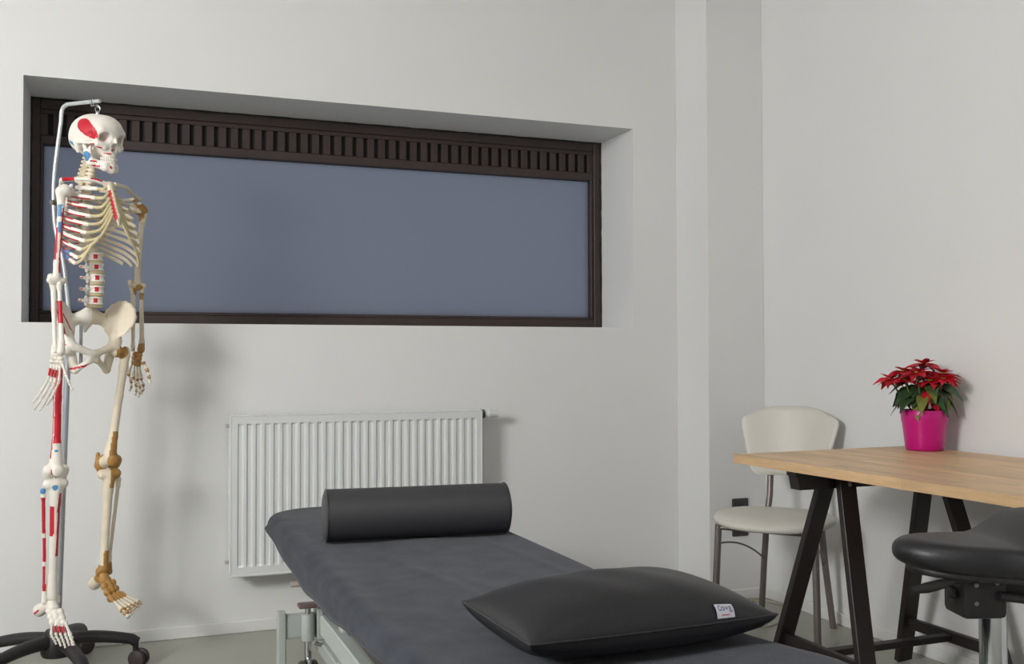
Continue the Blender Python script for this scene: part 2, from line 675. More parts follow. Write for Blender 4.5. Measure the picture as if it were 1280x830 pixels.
vz, vy = RZ2 - .016, DW - .082
valve = obj('thermostat_valve', G().cyl((RX2 + .004, vy, vz), (RX2 + .022, vy, vz), .0185, 20, bev=.003), M_RADDK, rad)
g = G().lathe([(0, .020), (.014, .020), (.015, .035), (.0175, .036), (.0175, .052), (.0165, .054), (.0165, .072), (.0145, .078), (0, .078)], (RX2, vy, vz), (1, 0, 0), 24)
obj('valve_head', g, M_RAD, valve)
hx = RX1 + .245
obj('supply_pipe', G().tube([(hx + .05, vy + .02, RZ1 + .01), (hx + .05, vy + .02, .215), (hx + .05, vy + .03,   .19), (hx + .05, DW - .004, .185)], .009, 12), M_BRASS, rad)
obj('lockshield_valve', G().cyl((hx - .02, vy, .186), (hx + .06, vy, .186), .012, 16, bev=.003), M_BRASS, rad)
for x in (RX1 + .18, RX2 - .18):
    obj('wall_bracket', G().span((x - .015, RB - .002, RZ1 + .08), (x + .015, DW - .004, RZ2 - .08), bev=.002), M_RAD, rad)

# ------------------------------------------------------------------ treatment table
TX1, TX2, TY1, TY2, TZ = 0.446, 1.060, 1.27, 3.435, 0.550
TCX = (TX1 + TX2) / 2


def table_outline(off=0.0, n_side=60, bulge=0.0, r_far=0.17, r_near=0.06):
    """points (x, y), outward normals, nearest spine points; counter-clockwise from near right corner"""
    pts = []
    x1, x2, y1, y2 = TX1 - off, TX2 + off, TY1 - off, TY2 + off

    def arc(cx, cy, r, a0, a1, n):
        for k in range(n + 1):
            a = math.radians(a0 + (a1 - a0) * k / n)
            pts.append((cx + r * math.cos(a), cy + r * math.sin(a), math.cos(a), math.sin(a)))
    arc(x2 - r_near, y1 + r_near, r_near, -90, 0, 6)
    for k in range(1, n_side):
        t = k / n_side
        pts.append((x2, y1 + r_near + (y2 - r_far - y1 - r_near) * t, 1, 0))
    arc(x2 - r_far, y2 - r_far, r_far, 0, 90, 14)
    for k in range(1, 10):
        pts.append((x2 - r_far + (x1 + r_far - x2 + r_far) * k / 10, y2, 0, 1))
    arc(x1 + r_far, y2 - r_far, r_far, 90, 180, 14)
    for k in range(1, n_side):
        t = k / n_side
        pts.append((x1, y2 - r_far + (y1 + r_near - y2 + r_far) * t, -1, 0))
    arc(x1 + r_near, y1 + r_near, r_near, 180, 270, 6)
    for k in range(1, 10):
        pts.append((x1 + r_near + (x2 - x1 - 2 * r_near) * k / 10, y1, 0, -1))
    out = []
    for (x, y, nx, ny) in pts:
        qx = TCX
        qy = min(max(y, TY1 + .3), TY2 - .3)
        if bulge and nx > .5:
            b = bulge * max(0, min(1, (1.66 - y) / .26)) ** 1.6
            x += b
        out.append((np.array([x, y]), np.array([nx, ny]), np.array([qx, qy])))
    return out


couch = thing('treatment_table', 'low grey steel treatment table with black padded top in mid room', 'treatment table', (TCX, 2.35, 0))
ol = table_outline(0)
rings = []
for (ins, z) in ((.30, TZ), (.015, TZ), (.004, TZ - .004), (0, TZ - .015), (0, TZ - .06), (.006, TZ - .07), (.30, TZ - .07)):
    rings.append([(p[0] - n[0] * min(ins, .3) if ins < .3 else q[0], p[1] - n[1] * ins if ins < .3 else q[1], z) for (p, n, q) in ol])
obj('mattress', G().grid(np.array(rings), wv=True), M_MATTR, couch, angle=50)
obj('mattress_board', G().span((TX1 + .03, TY1 + .05, TZ - .088), (TX2 - .03, TY2 - .06, TZ - .0705), bev=.003), M_SOCKET, couch)


def msym(x):
    return 2 * TCX - x


for k, f in enumerate((lambda x: x, msym)):
    xa, xb = sorted((f(.512), f(.545)))
    obj('lift_beam', G().span((xa, 1.42, .303), (xb, 2.78, .358), bev=.004), M_COUCH, couch)
    xa, xb = sorted((f(.555), f(.585)))
    obj('top_rail', G().span((xa, 1.40, .42), (xb, 3.25, .4618), bev=.003), M_COUCH, couch)
    xa, xb = sorted((f(.575), f(.600)))
    # scissor arms between the base and the lift frame
    obj('scissor_arm', G().board((f(.60), 2.95, .15), (f(.60), 1.75, .33), .05, .014, (0, 0, 1)), M_COUCH, couch)
    obj('scissor_arm', G().board((f(.618), 1.75, .15), (f(.618), 2.74, .33), .05, .014, (0, 0, 1)), M_COUCH, couch)
    for y in (1.6, 2.6):
        xs_ = sorted((f(.53), f(.575)))
        obj('rail_post', G().span((xs_[0], y - .02, .350), (xs_[1], y + .02, .43), bev=.003), M_COUCH, couch)
    # base side beam
    xa, xb = sorted((f(.590), f(.625)))
    obj('base_beam', G().span((xa, 1.46, .125), (xb, 3.27, .168), bev=.004), M_COUCH, couch)
    for yy, sg in ((3.262, 1), (1.47, -1)):
        xa, xb = sorted((f(.466), f(.491)))
        fo = obj('foot_post', G().span((xa, yy - .02, .012), (xb, yy + .02, .258), bev=.003), M_COUCH, couch)
        obj('foot_pad', G().span((xa - .004, yy - .024, 0), (xb + .004, yy + .024, .013), bev=.003), M_WHEEL, fo)
        xa, xb = sorted((f(.489), f(.62)))
        obj('end_bar', G().span((xa, yy - .012, .172), (xb, yy + .012, .247), bev=.003), M_COUCH, couch)
        cxw = f(.557)
        sl = obj('caster_sleeve', G().cyl((cxw, yy - .03, .168), (cxw, yy - .03, .252), .0205, 20, bev=.002), M_COUCH, couch)
        obj('pedal_stem', G().cyl((cxw, yy - .03, .252), (cxw, yy - .03, .274), .009, 14), M_CHROME, sl)
        obj('brake_pedal', G().box((cxw - .004, yy - .034, .279), (.056, .05, .012), bev=.005, seg=2), M_COUCHRED, sl)
        xa, xb = sorted((f(.584), f(.604)))
        obj('end_plate', G().span((xa, yy - .045, .168), (xb, yy + .03, .272), bev=.003), M_COUCH, couch)
        cs = obj('caster_wheel', G().cyl((cxw - .028, yy - .04, .054), (cxw - .009, yy - .04, .054), .054, 28, bev=.008).cyl((cxw + .009, yy - .04, .054), (cxw + .028, yy - .04, .054), .054, 28, bev=.008), M_RADDK, couch)
        obj('caster_fork', G().box((cxw, yy - .04, .085), (.016, .05, .066), bev=.006, seg=2).cyl((cxw, yy - .03, .10), (cxw, yy - .03, .17), .0115, 14), M_CHROME, cs)
        obj('caster_axle', G().cyl((cxw - .031, yy - .04, .054), (cxw + .031, yy - .04, .054), .011, 14), M_CHROME, cs)
    obj('cable_hook', G().tube([(f(.575), 3.2, .165), (f(.60), 3.17, .162), (f(.615), 3.1, .15), (f(.618), 3.08, .12), (f(.622), 3.07, .095)], .006, 8), M_STEEL, couch)
for y in (1.7, 2.35, 3.05):
    obj('cross_rail', G().span((.585, y - .02, .424), (msym(.585), y + .02, .4618), bev=.003), M_COUCH, couch)
for y in (1.52, 2.7):
    obj('cross_tube', G().cyl((.545, y, .33), (msym(.545), y, .33), .016, 16), M_COUCH, couch)
obj('lift_motor', G().cyl((TCX, 1.75, .2), (TCX, 2.35, .3), .03, 18, bev=.006).box((TCX, 1.78, .19), (.1, .16, .09), bev=.012, seg=2), M_PLASTIC, couch)
obj('motor_rod', G().cyl((TCX, 2.35, .3), (TCX, 2.70, .33), .012, 14), M_CHROME, couch)
obj('base_cross_bar', G().span((.625, 1.74, .130), (msym(.625), 1.78, .165), bev=.003), M_COUCH, couch)

# fitted sheet
SZ = TZ + .006
hemY = [1.2, 1.5, 1.7, 1.97, 2.3, 2.6, 2.9, 3.2, 3.5]
hemZ = [.526, .528, .520, .497, .472, .462, .470, .492, .494]


def wr(x, y):
    """soft creases running mostly along the table"""
    d = .0022 * math.sin(9 * x + 3.1 * y + 1.3 * math.sin(4 * y)) + .0016 * math.sin(23 * x - 6 * y)
    d += .0030 * math.exp(-((x - .60 - .18 * (2.6 - y)) / .018) ** 2) * math.exp(-((y - 2.2) / .35) ** 2)
    d += .0026 * math.exp(-((x - .95 - .10 * (2.4 - y)) / .016) ** 2) * math.exp(-((y - 2.3) / .25) ** 2)
    d += .0024 * math.exp(-((x - .72 - .30 * (2.2 - y)) / .014) ** 2) * math.exp(-((y - 2.0) / .25) ** 2)
    return d


ol = table_outline(.006, bulge=.065)
rows = []
for t in np.linspace(0, 1, 26):
    rows.append([(lambda a: (a[0], a[1], SZ + wr(a[0], a[1]) * min(1, (1 - t) * 6)))(q + (p - .028 * n - q) * t) for (p, n, q) in ol])
for a in (25, 50, 75, 90):
    s_, c_ = math.sin(math.radians(a)), math.cos(math.radians(a))
    rows.append([(p[0] - n[0] * .028 * (1 - s_), p[1] - n[1] * .028 * (1 - s_), SZ - .028 * (1 - c_)) for (p, n, q) in ol])


def hem(p, n, i):
    if n[0] < -.7:
        z = float(np.interp(p[1], hemY, hemZ))
    else:
        z = .494
    return z + .003 * math.sin(i * .55)


def side_pt(i, p, n, k):
    z0, z1 = SZ - .028, hem(p, n, i)
    z = z0 + (z1 - z0) * k
    out = .004 * math.sin(math.pi * k) * (1 + .6 * math.sin(i * .9)) - .006 * k
    if n[0] < -.5 and n[1] > .2 and abs(p[1] - 3.26) < .05:
        out += .010 * math.sin(math.pi * min(1, k * 1.2))
    return (p[0] + n[0] * out, p[1] + n[1] * out, z)


for k in (.35, .7, 1.0):
    rows.append([side_pt(i, p, n, k) for i, (p, n, q) in enumerate(ol)])
g = G().grid(np.array(rows), wv=True)
sheet = obj('fitted_sheet', g, M_SHEET, None, angle=80)
md = sheet.modifiers.new('thick', 'SOLIDIFY')
md.thickness = .003
md.offset = 1.0
tag(sheet, 'slate grey towelling fitted sheet stretched over the treatment table', 'sheet')
# little dark gathered corner of the elastic
obj('elastic_hem', G().tube([side_pt(i, p, n, 1.0) for i, (p, n, q) in enumerate(ol)], .0035, 6, closed=True), M_SHEET, sheet)

# bolster
a_, b_ = np.array([.514, 2.738, SZ + .0775]), np.array([1.022, 2.690, SZ + .0775])
bol = thing('bolster', 'charcoal leatherette bolster roll lying across the grey sheet', 'bolster', ((a_ + b_) / 2) * np.array([1, 1, 0]) + np.array([0, 0, SZ + .003]))
d_ = (b_ - a_) / np.linalg.norm(b_ - a_)
ts = np.linspace(.012, .988, 40)
rr = [.0695 + .0006 * math.sin(9 * t + 1) + .0009 * math.exp(-((t - .45) / .2) ** 2) for t in ts]
g = G()
L_ = np.linalg.norm(b_ - a_)
g.tube([a_ + d_ * L_ * t for t in ts], rr, 48, cap=False)
obj('bolster_cover', g, M_LEATHER2, bol)
s_, u_, _ = frame_from(d_)
for e, sg in ((a_, -1), (b_, 1)):
    prof = [(0, .0045), (.03, .0042), (.052, .0025), (.063, -.001), (.0685, -.0055)]
    obj('end_disc', G().lathe(prof, e, d_ * sg, 48), M_LEATHER2, bol)
    c = e - d_ * sg * .006
    obj('seam_piping', G().tube([c + .0692 * (math.cos(t) * s_ + math.sin(t) * u_) for t in np.linspace(0, 2 * math.pi, 48, endpoint=False)], .0028, 8, closed=True), M_PIPING, bol)

# pillow with woven tag
PC, PR = np.array([.818, 1.612, 0.0]), math.radians(2.0)
PA, PB = .232, .152


def pil(u, v, side, off=0.0):
    x = PA * u * (1 - .035 * (1 - v * v) * abs(u) ** 3)
    y = PB * v * (1 - .08 * (1 - u * u) * abs(v) ** 3)
    e = max(0.0, (1 - abs(u) ** 2.5)) * max(0.0, (1 - abs(v) ** 2.5))
    mid = SZ + .0545 + .006 * (abs(u) ** 2) * (abs(v) ** 2)
    h = .066 * e ** .55 if side > 0 else .0500 * e ** .30
    if side > 0:
        h += .0012 * math.sin(11 * u + 5 * v) * e
    z = mid + side * (h + off)
    c, s = math.cos(PR), math.sin(PR)
    return np.array([PC[0] + c * x - s * y, PC[1] + s * x + c * y, z])


pw = thing('pillow', 'black leatherette pillow with white woven tag on the grey sheet', 'pillow', (PC[0], PC[1], SZ))
uu = np.sin(np.linspace(-math.pi / 2, math.pi / 2, 61))
vv = np.sin(np.linspace(-math.pi / 2, math.pi / 2, 41))
obj('pillow_cover', G().grid([[pil(u, v, 1) for v in vv] for u in uu]).grid([[pil(u, v, -1) for v in vv] for u in uu], flip=True), M_LEATHER, pw, angle=70)
edge = [pil(u, -1, 1) for u in uu] + [pil(1, v, 1) for v in vv[1:]] + [pil(u, 1, 1) for u in uu[::-1][1:]] + [pil(-1, v, 1) for v in vv[::-1][1:-1]]
obj('seam_piping', G().tube(edge, .0022, 8, closed=True), M_PIPING, pw)
obj('zip', G().grid([[pil(u, v, -1, .0008) for v in np.linspace(-.985, -.93, 4)] for u in np.linspace(-.93, .93, 40)]), M_PLASTIC, pw)
obj('zip_end', G().grid([[pil(u, v, -1, .0016) for v in np.linspace(-.985, -.94, 4)] for u in np.linspace(.90, .93, 4)]), M_TAG, pw)


def tagpt(a, b, off):
    """a along the seam 0..1, b up from the seam 0..1"""
    u = .50 + .145 * a
    base = pil(u, -.992, 1)
    s2 = pil(u, -.90, 1)
    p = base + (s2 - base) * (b * 1.02)
    nrm = np.array([0, -.72, .70])
    return p + nrm * (.0045 * math.sin(math.pi * min(1, .12 + b * .75)) + off)


tg_ = obj('woven_tag', G().grid([[tagpt(a, b, 0) for b in np.linspace(-.05, 1, 10)] for a in np.linspace(0, 1, 10)]).grid([[tagpt(a, b, .0008) for b in np.linspace(-.05, 1, 10)] for a in np.linspace(0, 1, 10)], flip=True), M_TAG, pw, angle=70)


def text_mesh(s):
    cu = bpy.data.curves.new('lettering', 'FONT')
    cu.body = s
    cu.size = 1.0
    cu.resolution_u = 3
    ob = bpy.data.objects.new('lettering', cu)
    col.objects.link(ob)
    dg = bpy.context.evaluated_depsgraph_get()
    me = bpy.data.meshes.new_from_object(ob.evaluated_get(dg))
    V = np.array([v.co[:] for v in me.vertices])
    F = [list(p.vertices) for p in me.polygons]
    bpy.data.objects.remove(ob, do_unlink=True)
    bpy.data.meshes.remove(me)
    return V, F


V, F = text_mesh('svg')
w_ = V[:, 0].max() - V[:, 0].min()
V2 = [tagpt(.36 + .54 * (p[0] - V[:, 0].min()) / w_, .44 + .56 * p[1] / .72, .0014) for p in V]
obj('tag_lettering', G().add(V2, F), M_INK, tg_, smooth=False)
P = [[tagpt(.215 + r * .105 * math.cos(t), .64 + r * .235 * math.sin(t), .0014) for t in np.linspace(0, 2 * math.pi, 30)] for r in (.70, 1.0)]
obj('tag_emblem', G().grid(P), M_INK, tg_, smooth=False)
obj('tag_line', G().grid([[tagpt(a, b, .0014) for b in (.10, .16)] for a in np.linspace(.25, .72, 12)]), M_INKRED, tg_, smooth=False)

# ------------------------------------------------------------------ desk top of glued staves
DA, DR = np.array([1.861, 2.822]), math.radians(2.0)
DE, DD = np.array([math.cos(DR), math.sin(DR)]), np.array([math.sin(DR), -math.cos(DR)])
DWID, DLEN, DTOP, DTH = .742, 1.5, .742, .028
desk = thing('desk_top', 'pale beech butcher-block desk top lying on black trestles', 'desk top', (DA[0] + DE[0] * DWID / 2 + DD[0] * DLEN / 2, DA[1] + DE[1] * DWID / 2 + DD[1] * DLEN / 2, DTOP - DTH))
NR = 17
rw = DWID / NR
Rd = np.stack([np.array([DE[0], DE[1], 0]), -np.array([DD[0], DD[1], 0]), np.array([0, 0, 1.0])], axis=1)
rr_ = random.Random(11)
for r in range(NR):
    y = 0.0
    first = True
    while y < DLEN - 1e-6:
        L_ = rr_.uniform(.18, .42) if first else rr_.uniform(.32, .62)
        if r == 0:
            L_ = .735 if first else .765
        first = False
        e = min(DLEN, y + L_)
        if DLEN - e < .12:
            e = DLEN
        c2 = DA + DE * (r + .5) * rw + DD * (y + e) / 2
        obj('stave', G().box((c2[0], c2[1], DTOP - DTH / 2), (rw, e - y, DTH), Rd, bev=.0007), M_WOOD, desk, smooth=False)
        y = e


def make_trestle(y0, label):
    t = thing('trestle', label, 'trestle', (2.25, y0, 0), None)
    ztop = DTOP - DTH
    obj('top_beam', G().prism([(1.905, ztop - .018), (1.905, ztop), (2.600, ztop), (2.600, ztop - .018), (2.585, ztop - .020), (2.585, ztop - .060), (1.920, ztop - .060), (1.912, ztop - .020)], y0 - .0225, y0 + .0225, axis=1), M_BLACKWOOD, t, smooth=False)
    feet = {}
    for side, xt, sx in ((0, 2.076, -1), (1, 2.462, 1)):
        for sg in (-1, 1):
            zt = ztop - .006
            top = np.array([xt, y0 + sg * .0345, zt])
            bot = np.array([xt + sx * .075, y0 + sg * (.0345 + .200), .008])
            d = bot - top
            lg = obj('leg', G().board(top, bot, .060, .023, (1, 0, 0)), M_BLACKWOOD, t)
            feet[(side, sg)] = (top, d)
            pb = top + d * .055 + np.array([.004, sg * .0115, 0])
            obj('bolt', G().cyl(pb, pb + np.array([0, sg * .0035, 0]), .0075, 14, bev=.001), M_STEEL, lg)
            pb = top + d * .80 + np.array([0, sg * .0115, 0])
            obj('bolt', G().cyl(pb, pb + np.array([0, sg * .0030, 0]), .005, 12, bev=.001), M_STEEL, lg)
    mids = []
    for side in (0, 1):
        ends = [feet[(side, sg)][0] + feet[(side, sg)][1] * .80 for sg in (-1, 1)]
        ends[0] = ends[0] + np.array([0, .010, 0])
        ends[1] = ends[1] - np.array([0, .010, 0])
        obj('side_bar', G().board(ends[0], ends[1], .022, .036, (1, 0, 0)), M_BLACKWOOD, t)
        mids.append((ends[0] + ends[1]) / 2)
    obj('stretcher', G().board(mids[0] + np.array([.011, 0, 0]), mids[1] - np.array([.011, 0, 0]), .034, .020, (0, 1, 0)), M_BLACKWOOD, t)
    return t


make_trestle(2.575, 'black wooden trestle under the desk end beside the white chair')
make_trestle(1.62, 'black wooden trestle under the desk end away from the white chair')

# ------------------------------------------------------------------ chair
CC = np.array([2.335, 3.25])
CF, CS = np.array([-.775, -.630]), np.array([-.630, .775])
CF, CS = CF / np.linalg.norm(CF), CS / np.linalg.norm(CS)


def ch(a, b, z):
    p = CC + CF * a + CS * b
    return np.array([p[0], p[1], z])


chair = thing('side_chair', 'cream padded chair with grey metal legs behind the desk', 'chair', ch(0, 0, 0))
# seat
nr, na = 10, 64


def seat_r(t):
    c, s = math.cos(t), math.sin(t)
    ax, by = (.205 if c > 0 else .195), .225 - (.03 if c < 0 else 0) * (-c)
    p = 2.7
    k = (abs(c / ax) ** p + abs(s / by) ** p) ** (-1 / p)
    return k * c, k * s


rows = []
for (k, z) in ((0, .462), (.35, .463), (.7, .464), (.88, .462), (.96, .455), (1.0, .443), (.99, .432), (.95, .426), (.6, .424), (0, .424)):
    row = []
    for j in range(na):
        t = 2 * math.pi * j / na
        x, y = seat_r(t)
        row.append(ch(.012 + x * k, y * k, z - .010 * max(0, (x * k) / .205) ** 3 + .004 * (y * k / .2) ** 2))
    rows.append(row)
obj('seat', G().grid(rows, wv=True), M_SEAT, chair, angle=60)
# backrest shell, wide rounded top, narrow waist, wrapped sides
bk = []


def back_pt(s, t, off):
    z = .585 + .275 * t
    w = .134 + .072 * t ** .8 - (.058 * max(0, (t - .80) / .20) ** 3.0 if t > .8 else 0) - (.02 * max(0, (.1 - t) / .1) ** 2)
    zz = z - (.030 * abs(s) ** 3.5 * t)
    a = -.200 - .055 * t + .050 * s * s - .004 * math.sin(math.pi * t)
    edge = (1 - abs(s) ** 8) * (1 - abs(2 * t - 1) ** 14)
    a += off * max(0, edge) ** .5
    return ch(a, s * w, zz)


ss, tt = np.linspace(-1, 1, 41), np.linspace(0, 1, 31)
ss = np.sign(ss) * (1 - (1 - np.abs(ss)) ** 1.4)
obj('backrest', G().grid([[back_pt(s, t, .016) for t in tt] for s in ss]).grid([[back_pt(s, t, -.016) for t in tt] for s in ss], flip=True), M_SEAT, chair, angle=70)
RSH = -.022
for sg in (-1, 1):
    obj('leg', G().tube([ch(.150, sg * .178, .428), ch(.160, sg * .186, .20), ch(.166, sg * .190, .0)], .0130, 14), M_CHAIRLEG, chair)
    obj('leg', G().tube([ch(-.212, sg * .098 + RSH, .66), ch(-.192, sg * .100 + RSH, .50), ch(-.170, sg * .105 + RSH, .42), ch(-.175, sg * .120 + RSH, .24), ch(-.205, sg * .142 + RSH, .0)], .0125, 14), M_CHAIRLEG, chair)
    pts = [ch(.156 - .33 * k, sg * (.182 - .07 * k) + RSH * k, .355 - .11 * k ** 2.2) for k in np.linspace(0, 1, 14)]
    obj('side_brace', G().tube(pts, .0035, 8), M_CHAIRLEG, chair)
    obj('seat_rail', G().tube([ch(.150, sg * .176, .416), ch(-.170, sg * .105 + RSH, .416)], .009, 12), M_CHAIRLEG, chair)
obj('seat_rail', G().tube([ch(.150, -.176, .416), ch(.150, .176, .416)], .009, 12), M_CHAIRLEG, chair)

# ------------------------------------------------------------------ wall socket
sx0, sx1, sz0, sz1 = 2.487, 2.568, .276, .440
sock = thing('wall_socket', 'dark double power socket on the pilaster behind the chair', 'socket', ((sx0 + sx1) / 2, PY - .005, sz0))
obj('socket_plate', G().span((sx0, PY - .009, sz0), (sx1, PY, sz1), bev=.003), M_SOCKET, sock)
for zc in ((sz0 * .735 + sz1 * .265), (sz0 * .265 + sz1 * .735)):
    c = ((sx0 + sx1) / 2, PY - .009, zc)
    ins = obj('socket_insert', G().box((c[0], PY - .0105, zc), (.056, .004, .056), bev=.0015), M_SOCKET, sock)
    obj('socket_well', G().lathe([(.0, -.001), (.019, -.001), (.0195, .0008), (.0215, .0008), (.0215, 0)], (c[0], PY - .0125, zc), (0, -1, 0), 28), M_SOCKET2, ins)
    obj('earth_pin', G().cyl((c[0] + .003, PY - .0125, zc + .009), (c[0] + .003, PY - .019, zc + .009), .0026, 10), M_CHROME, ins)

# ------------------------------------------------------------------ cable on the floor


def bez(pts, n=60):
    pts = np.array(pts, float)
    out = []
    N = len(pts)
    for i in range(N - 1):
        p0, p1, p2, p3 = pts[max(i - 1, 0)], pts[i], pts[i + 1], pts[min(i + 2, N - 1)]
        for t in np.linspace(0, 1, max(3, n // (N - 1)), endpoint=False):
            out.append(.5 * ((2 * p1) + (-p0 + p2) * t + (2 * p0 - 5 * p1 + 4 * p2 - p3) * t * t + (-p0 + 3 * p1 - 3 * p2 + p3) * t ** 3))
    out.append(pts[-1])
    return out


cp = [(2.20, 3.70), (2.36, 3.745), (2.52, 3.75), (2.60, 3.70), (2.627, 3.64), (2.615, 3.55), (2.50, 3.43), (2.37, 3.36), (2.29, 3.40), (2.30, 3.52), (2.42, 3.64), (2.55, 3.735), (2.60, 3.755)]
cb = obj('floor_cable', G().tube(bez([(x, y, .0035) for x, y in cp], 120), .0035, 8), M_CABLE, None)
tag(cb, 'thin beige cable looped on the floor behind the chair legs', 'cable')

# ------------------------------------------------------------------ potted poinsettia
PTC = np.array([2.536, 2.694, DTOP])
plant = thing('potted_poinsettia', 'red poinsettia in a magenta pot standing on the desk', 'plant', PTC)
prof = [(0, 0), (.056, 0), (.0605, .003), (.0625, .010), (.067, .05), (.0715, .088), (.0745, .100), (.0755, .112), (.0755, .134), (.0742, .136), (.071, .136), (.0695, .130), (.0695, .112), (0, .112)]
obj('pot', G().lathe(prof, PTC, n=48), M_POT, plant, angle=50)
obj('soil', G().lathe([(0, .121), (.03, .120), (.055, .118), (.0690, .113)], PTC, n=24), M_SOIL, plant)


def leaf_mesh(name, L, W, fold, droop, lobes, m):
    g = G()
    P = []
    nu = 9
    for i in range(nu):
        t = i / (nu - 1)
        w = W * (math.sin(math.pi * min(1, t * .93 + .04)) ** .8) * (1 - .35 * t)
        if lobes:
            w *= 1 + .22 * math.cos(t * 11)
        row = []
        for s in (-1, -.5, 0, .5, 1):
            row.append((s * w, L * t, -droop * L * t * t + fold * abs(s) * w + (.04 * w * math.sin(9 * t) * abs(s))))
        P.append(row)
    P = np.array(P)
    g.grid(P)
    P2 = P.copy()
    P2[:, :, 2] -= .0007
    g.grid(P2, flip=True)
    o = obj(name, g, m, plant, angle=80, origin=(0, 0, 0))
    return o


protos = {
    'b1': leaf_mesh('bract', .066, .0190, .35, .25, False, M_BRACT),
    'b2': leaf_mesh('bract', .058, .0200, .30, .55, True, M_BRACT),
    'l1': leaf_mesh('leaf', .086, .0350, .22, .65, True, M_LEAF),
    'l2': leaf_mesh('leaf', .074, .0290, .25, .85, False, M_LEAF),
    'l3': leaf_mesh('leaf', .066, .0230, .3, .75, False, M_LEAF2),
}
used = set()
lr = random.Random(3)
XLIM = RW - .006


def put_leaf(key, base, az, el, sc=1.0, roll=0.0):
    src = protos[key]
    L = {'b1': .066, 'b2': .058, 'l1': .086, 'l2': .074, 'l3': .066}[key]
    d = np.array([math.cos(az) * math.cos(el), math.sin(az) * math.cos(el), math.sin(el)])
    while base[0] + d[0] * L * sc + .012 > XLIM and sc > .35:
        sc *= .9
    s, u, _ = frame_from(d)
    R = Matrix(((s[0], d[0], u[0]), (s[1], d[1], u[1]), (s[2], d[2], u[2])))
    R = R @ Matrix.Rotation(roll, 3, 'Y')
    if key in used:
        o = src.copy()
        col.objects.link(o)
    else:
        o = src
        used.add(key)
    o.parent = plant
    o.rotation_mode = 'QUATERNION'
    o.rotation_quaternion = R.to_quaternion()
    o.scale = (sc, sc, sc)
    o.location = (np.array(base) - PTC).tolist()


heads = [((.0, .0), .285, 1.0), ((-.055, -.030), .258, .95), ((.025, -.060), .254, .95), ((-.045, .045), .262, .9), ((.045, .025), .248, .8), ((-.005, -.090), .238, .75), ((-.085, .060), .236, .85), ((-.030, -.060), .232, .8), ((-.070, .010), .232, .8)]
for (hx_, hy_), hz, sc in heads:
    c = PTC + np.array([hx_, hy_, hz])
    foot = PTC + np.array([hx_ * .25, hy_ * .25, .118])
    obj('stem', G().tube(bez([foot, foot * .5 + c * .5 + np.array([0, 0, -.01]), c - np.array([0, 0, .004])], 10), .003, 6), M_STEM, plant)
    n = 9
    a0 = lr.uniform(0, 6)
    for k in range(n):
        put_leaf(lr.choice(['b1', 'b2']), c, a0 + 2 * math.pi * k / n + lr.uniform(-.2, .2), lr.uniform(-.15, .25), sc * lr.uniform(.9, 1.15), lr.uniform(-.4, .4))
    for k in range(5):
        put_leaf('b1', c + np.array([0, 0, .004]), a0 + .4 + 2 * math.pi * k / 5 + lr.uniform(-.2, .2), lr.uniform(.35, .8), sc * lr.uniform(.55, .75), lr.uniform(-.4, .4))
    g = G()
    for k in range(5):
        g.sphere(c + np.array([.006 * math.cos(k * 1.256), .006 * math.sin(k * 1.256), .006]), .0032, 8)
    obj('flower_bud', g, M_BUD, plant)
for k in range(12):
    az = k * 2 * math.pi / 12 + lr.uniform(-.2, .2)
    rr_0 = lr.uniform(.015, .04)
    put_leaf(lr.choice(['l1', 'l1', 'l2']), PTC + np.array([rr_0 * math.cos(az), rr_0 * math.sin(az), lr.uniform(.205, .235)]), az, lr.uniform(-.2, .2), lr.uniform(.9, 1.1), lr.uniform(-.4, .4))
for k in range(12):
    az = k * 2 * math.pi / 12 + .25 + lr.uniform(-.2, .2)
    rr_0 = lr.uniform(.02, .045)
    put_leaf(lr.choice(['l1', 'l2', 'l3']), PTC + np.array([rr_0 * math.cos(az), rr_0 * math.sin(az), lr.uniform(.175, .205)]), az, lr.uniform(-.45, -.05), lr.uniform(.85, 1.05), lr.uniform(-.5, .5))
for (az, z, key, sc) in ((-2.2, .20, 'b2', .9), (-1.7, .165, 'b2', .8), (-2.7, .17, 'l3', 1.0), (-1.2, .21, 'l3', 1.1), (-.9, .235, 'l3', 1.2), (-2.0, .23, 'l3', 1.0), (-2.35, .150, 'b1', .7)):
    put_leaf(key, PTC + np.array([.035 * math.cos(az), .035 * math.sin(az), z]), az, -.35, sc, .2)

# ------------------------------------------------------------------ five-star base helper


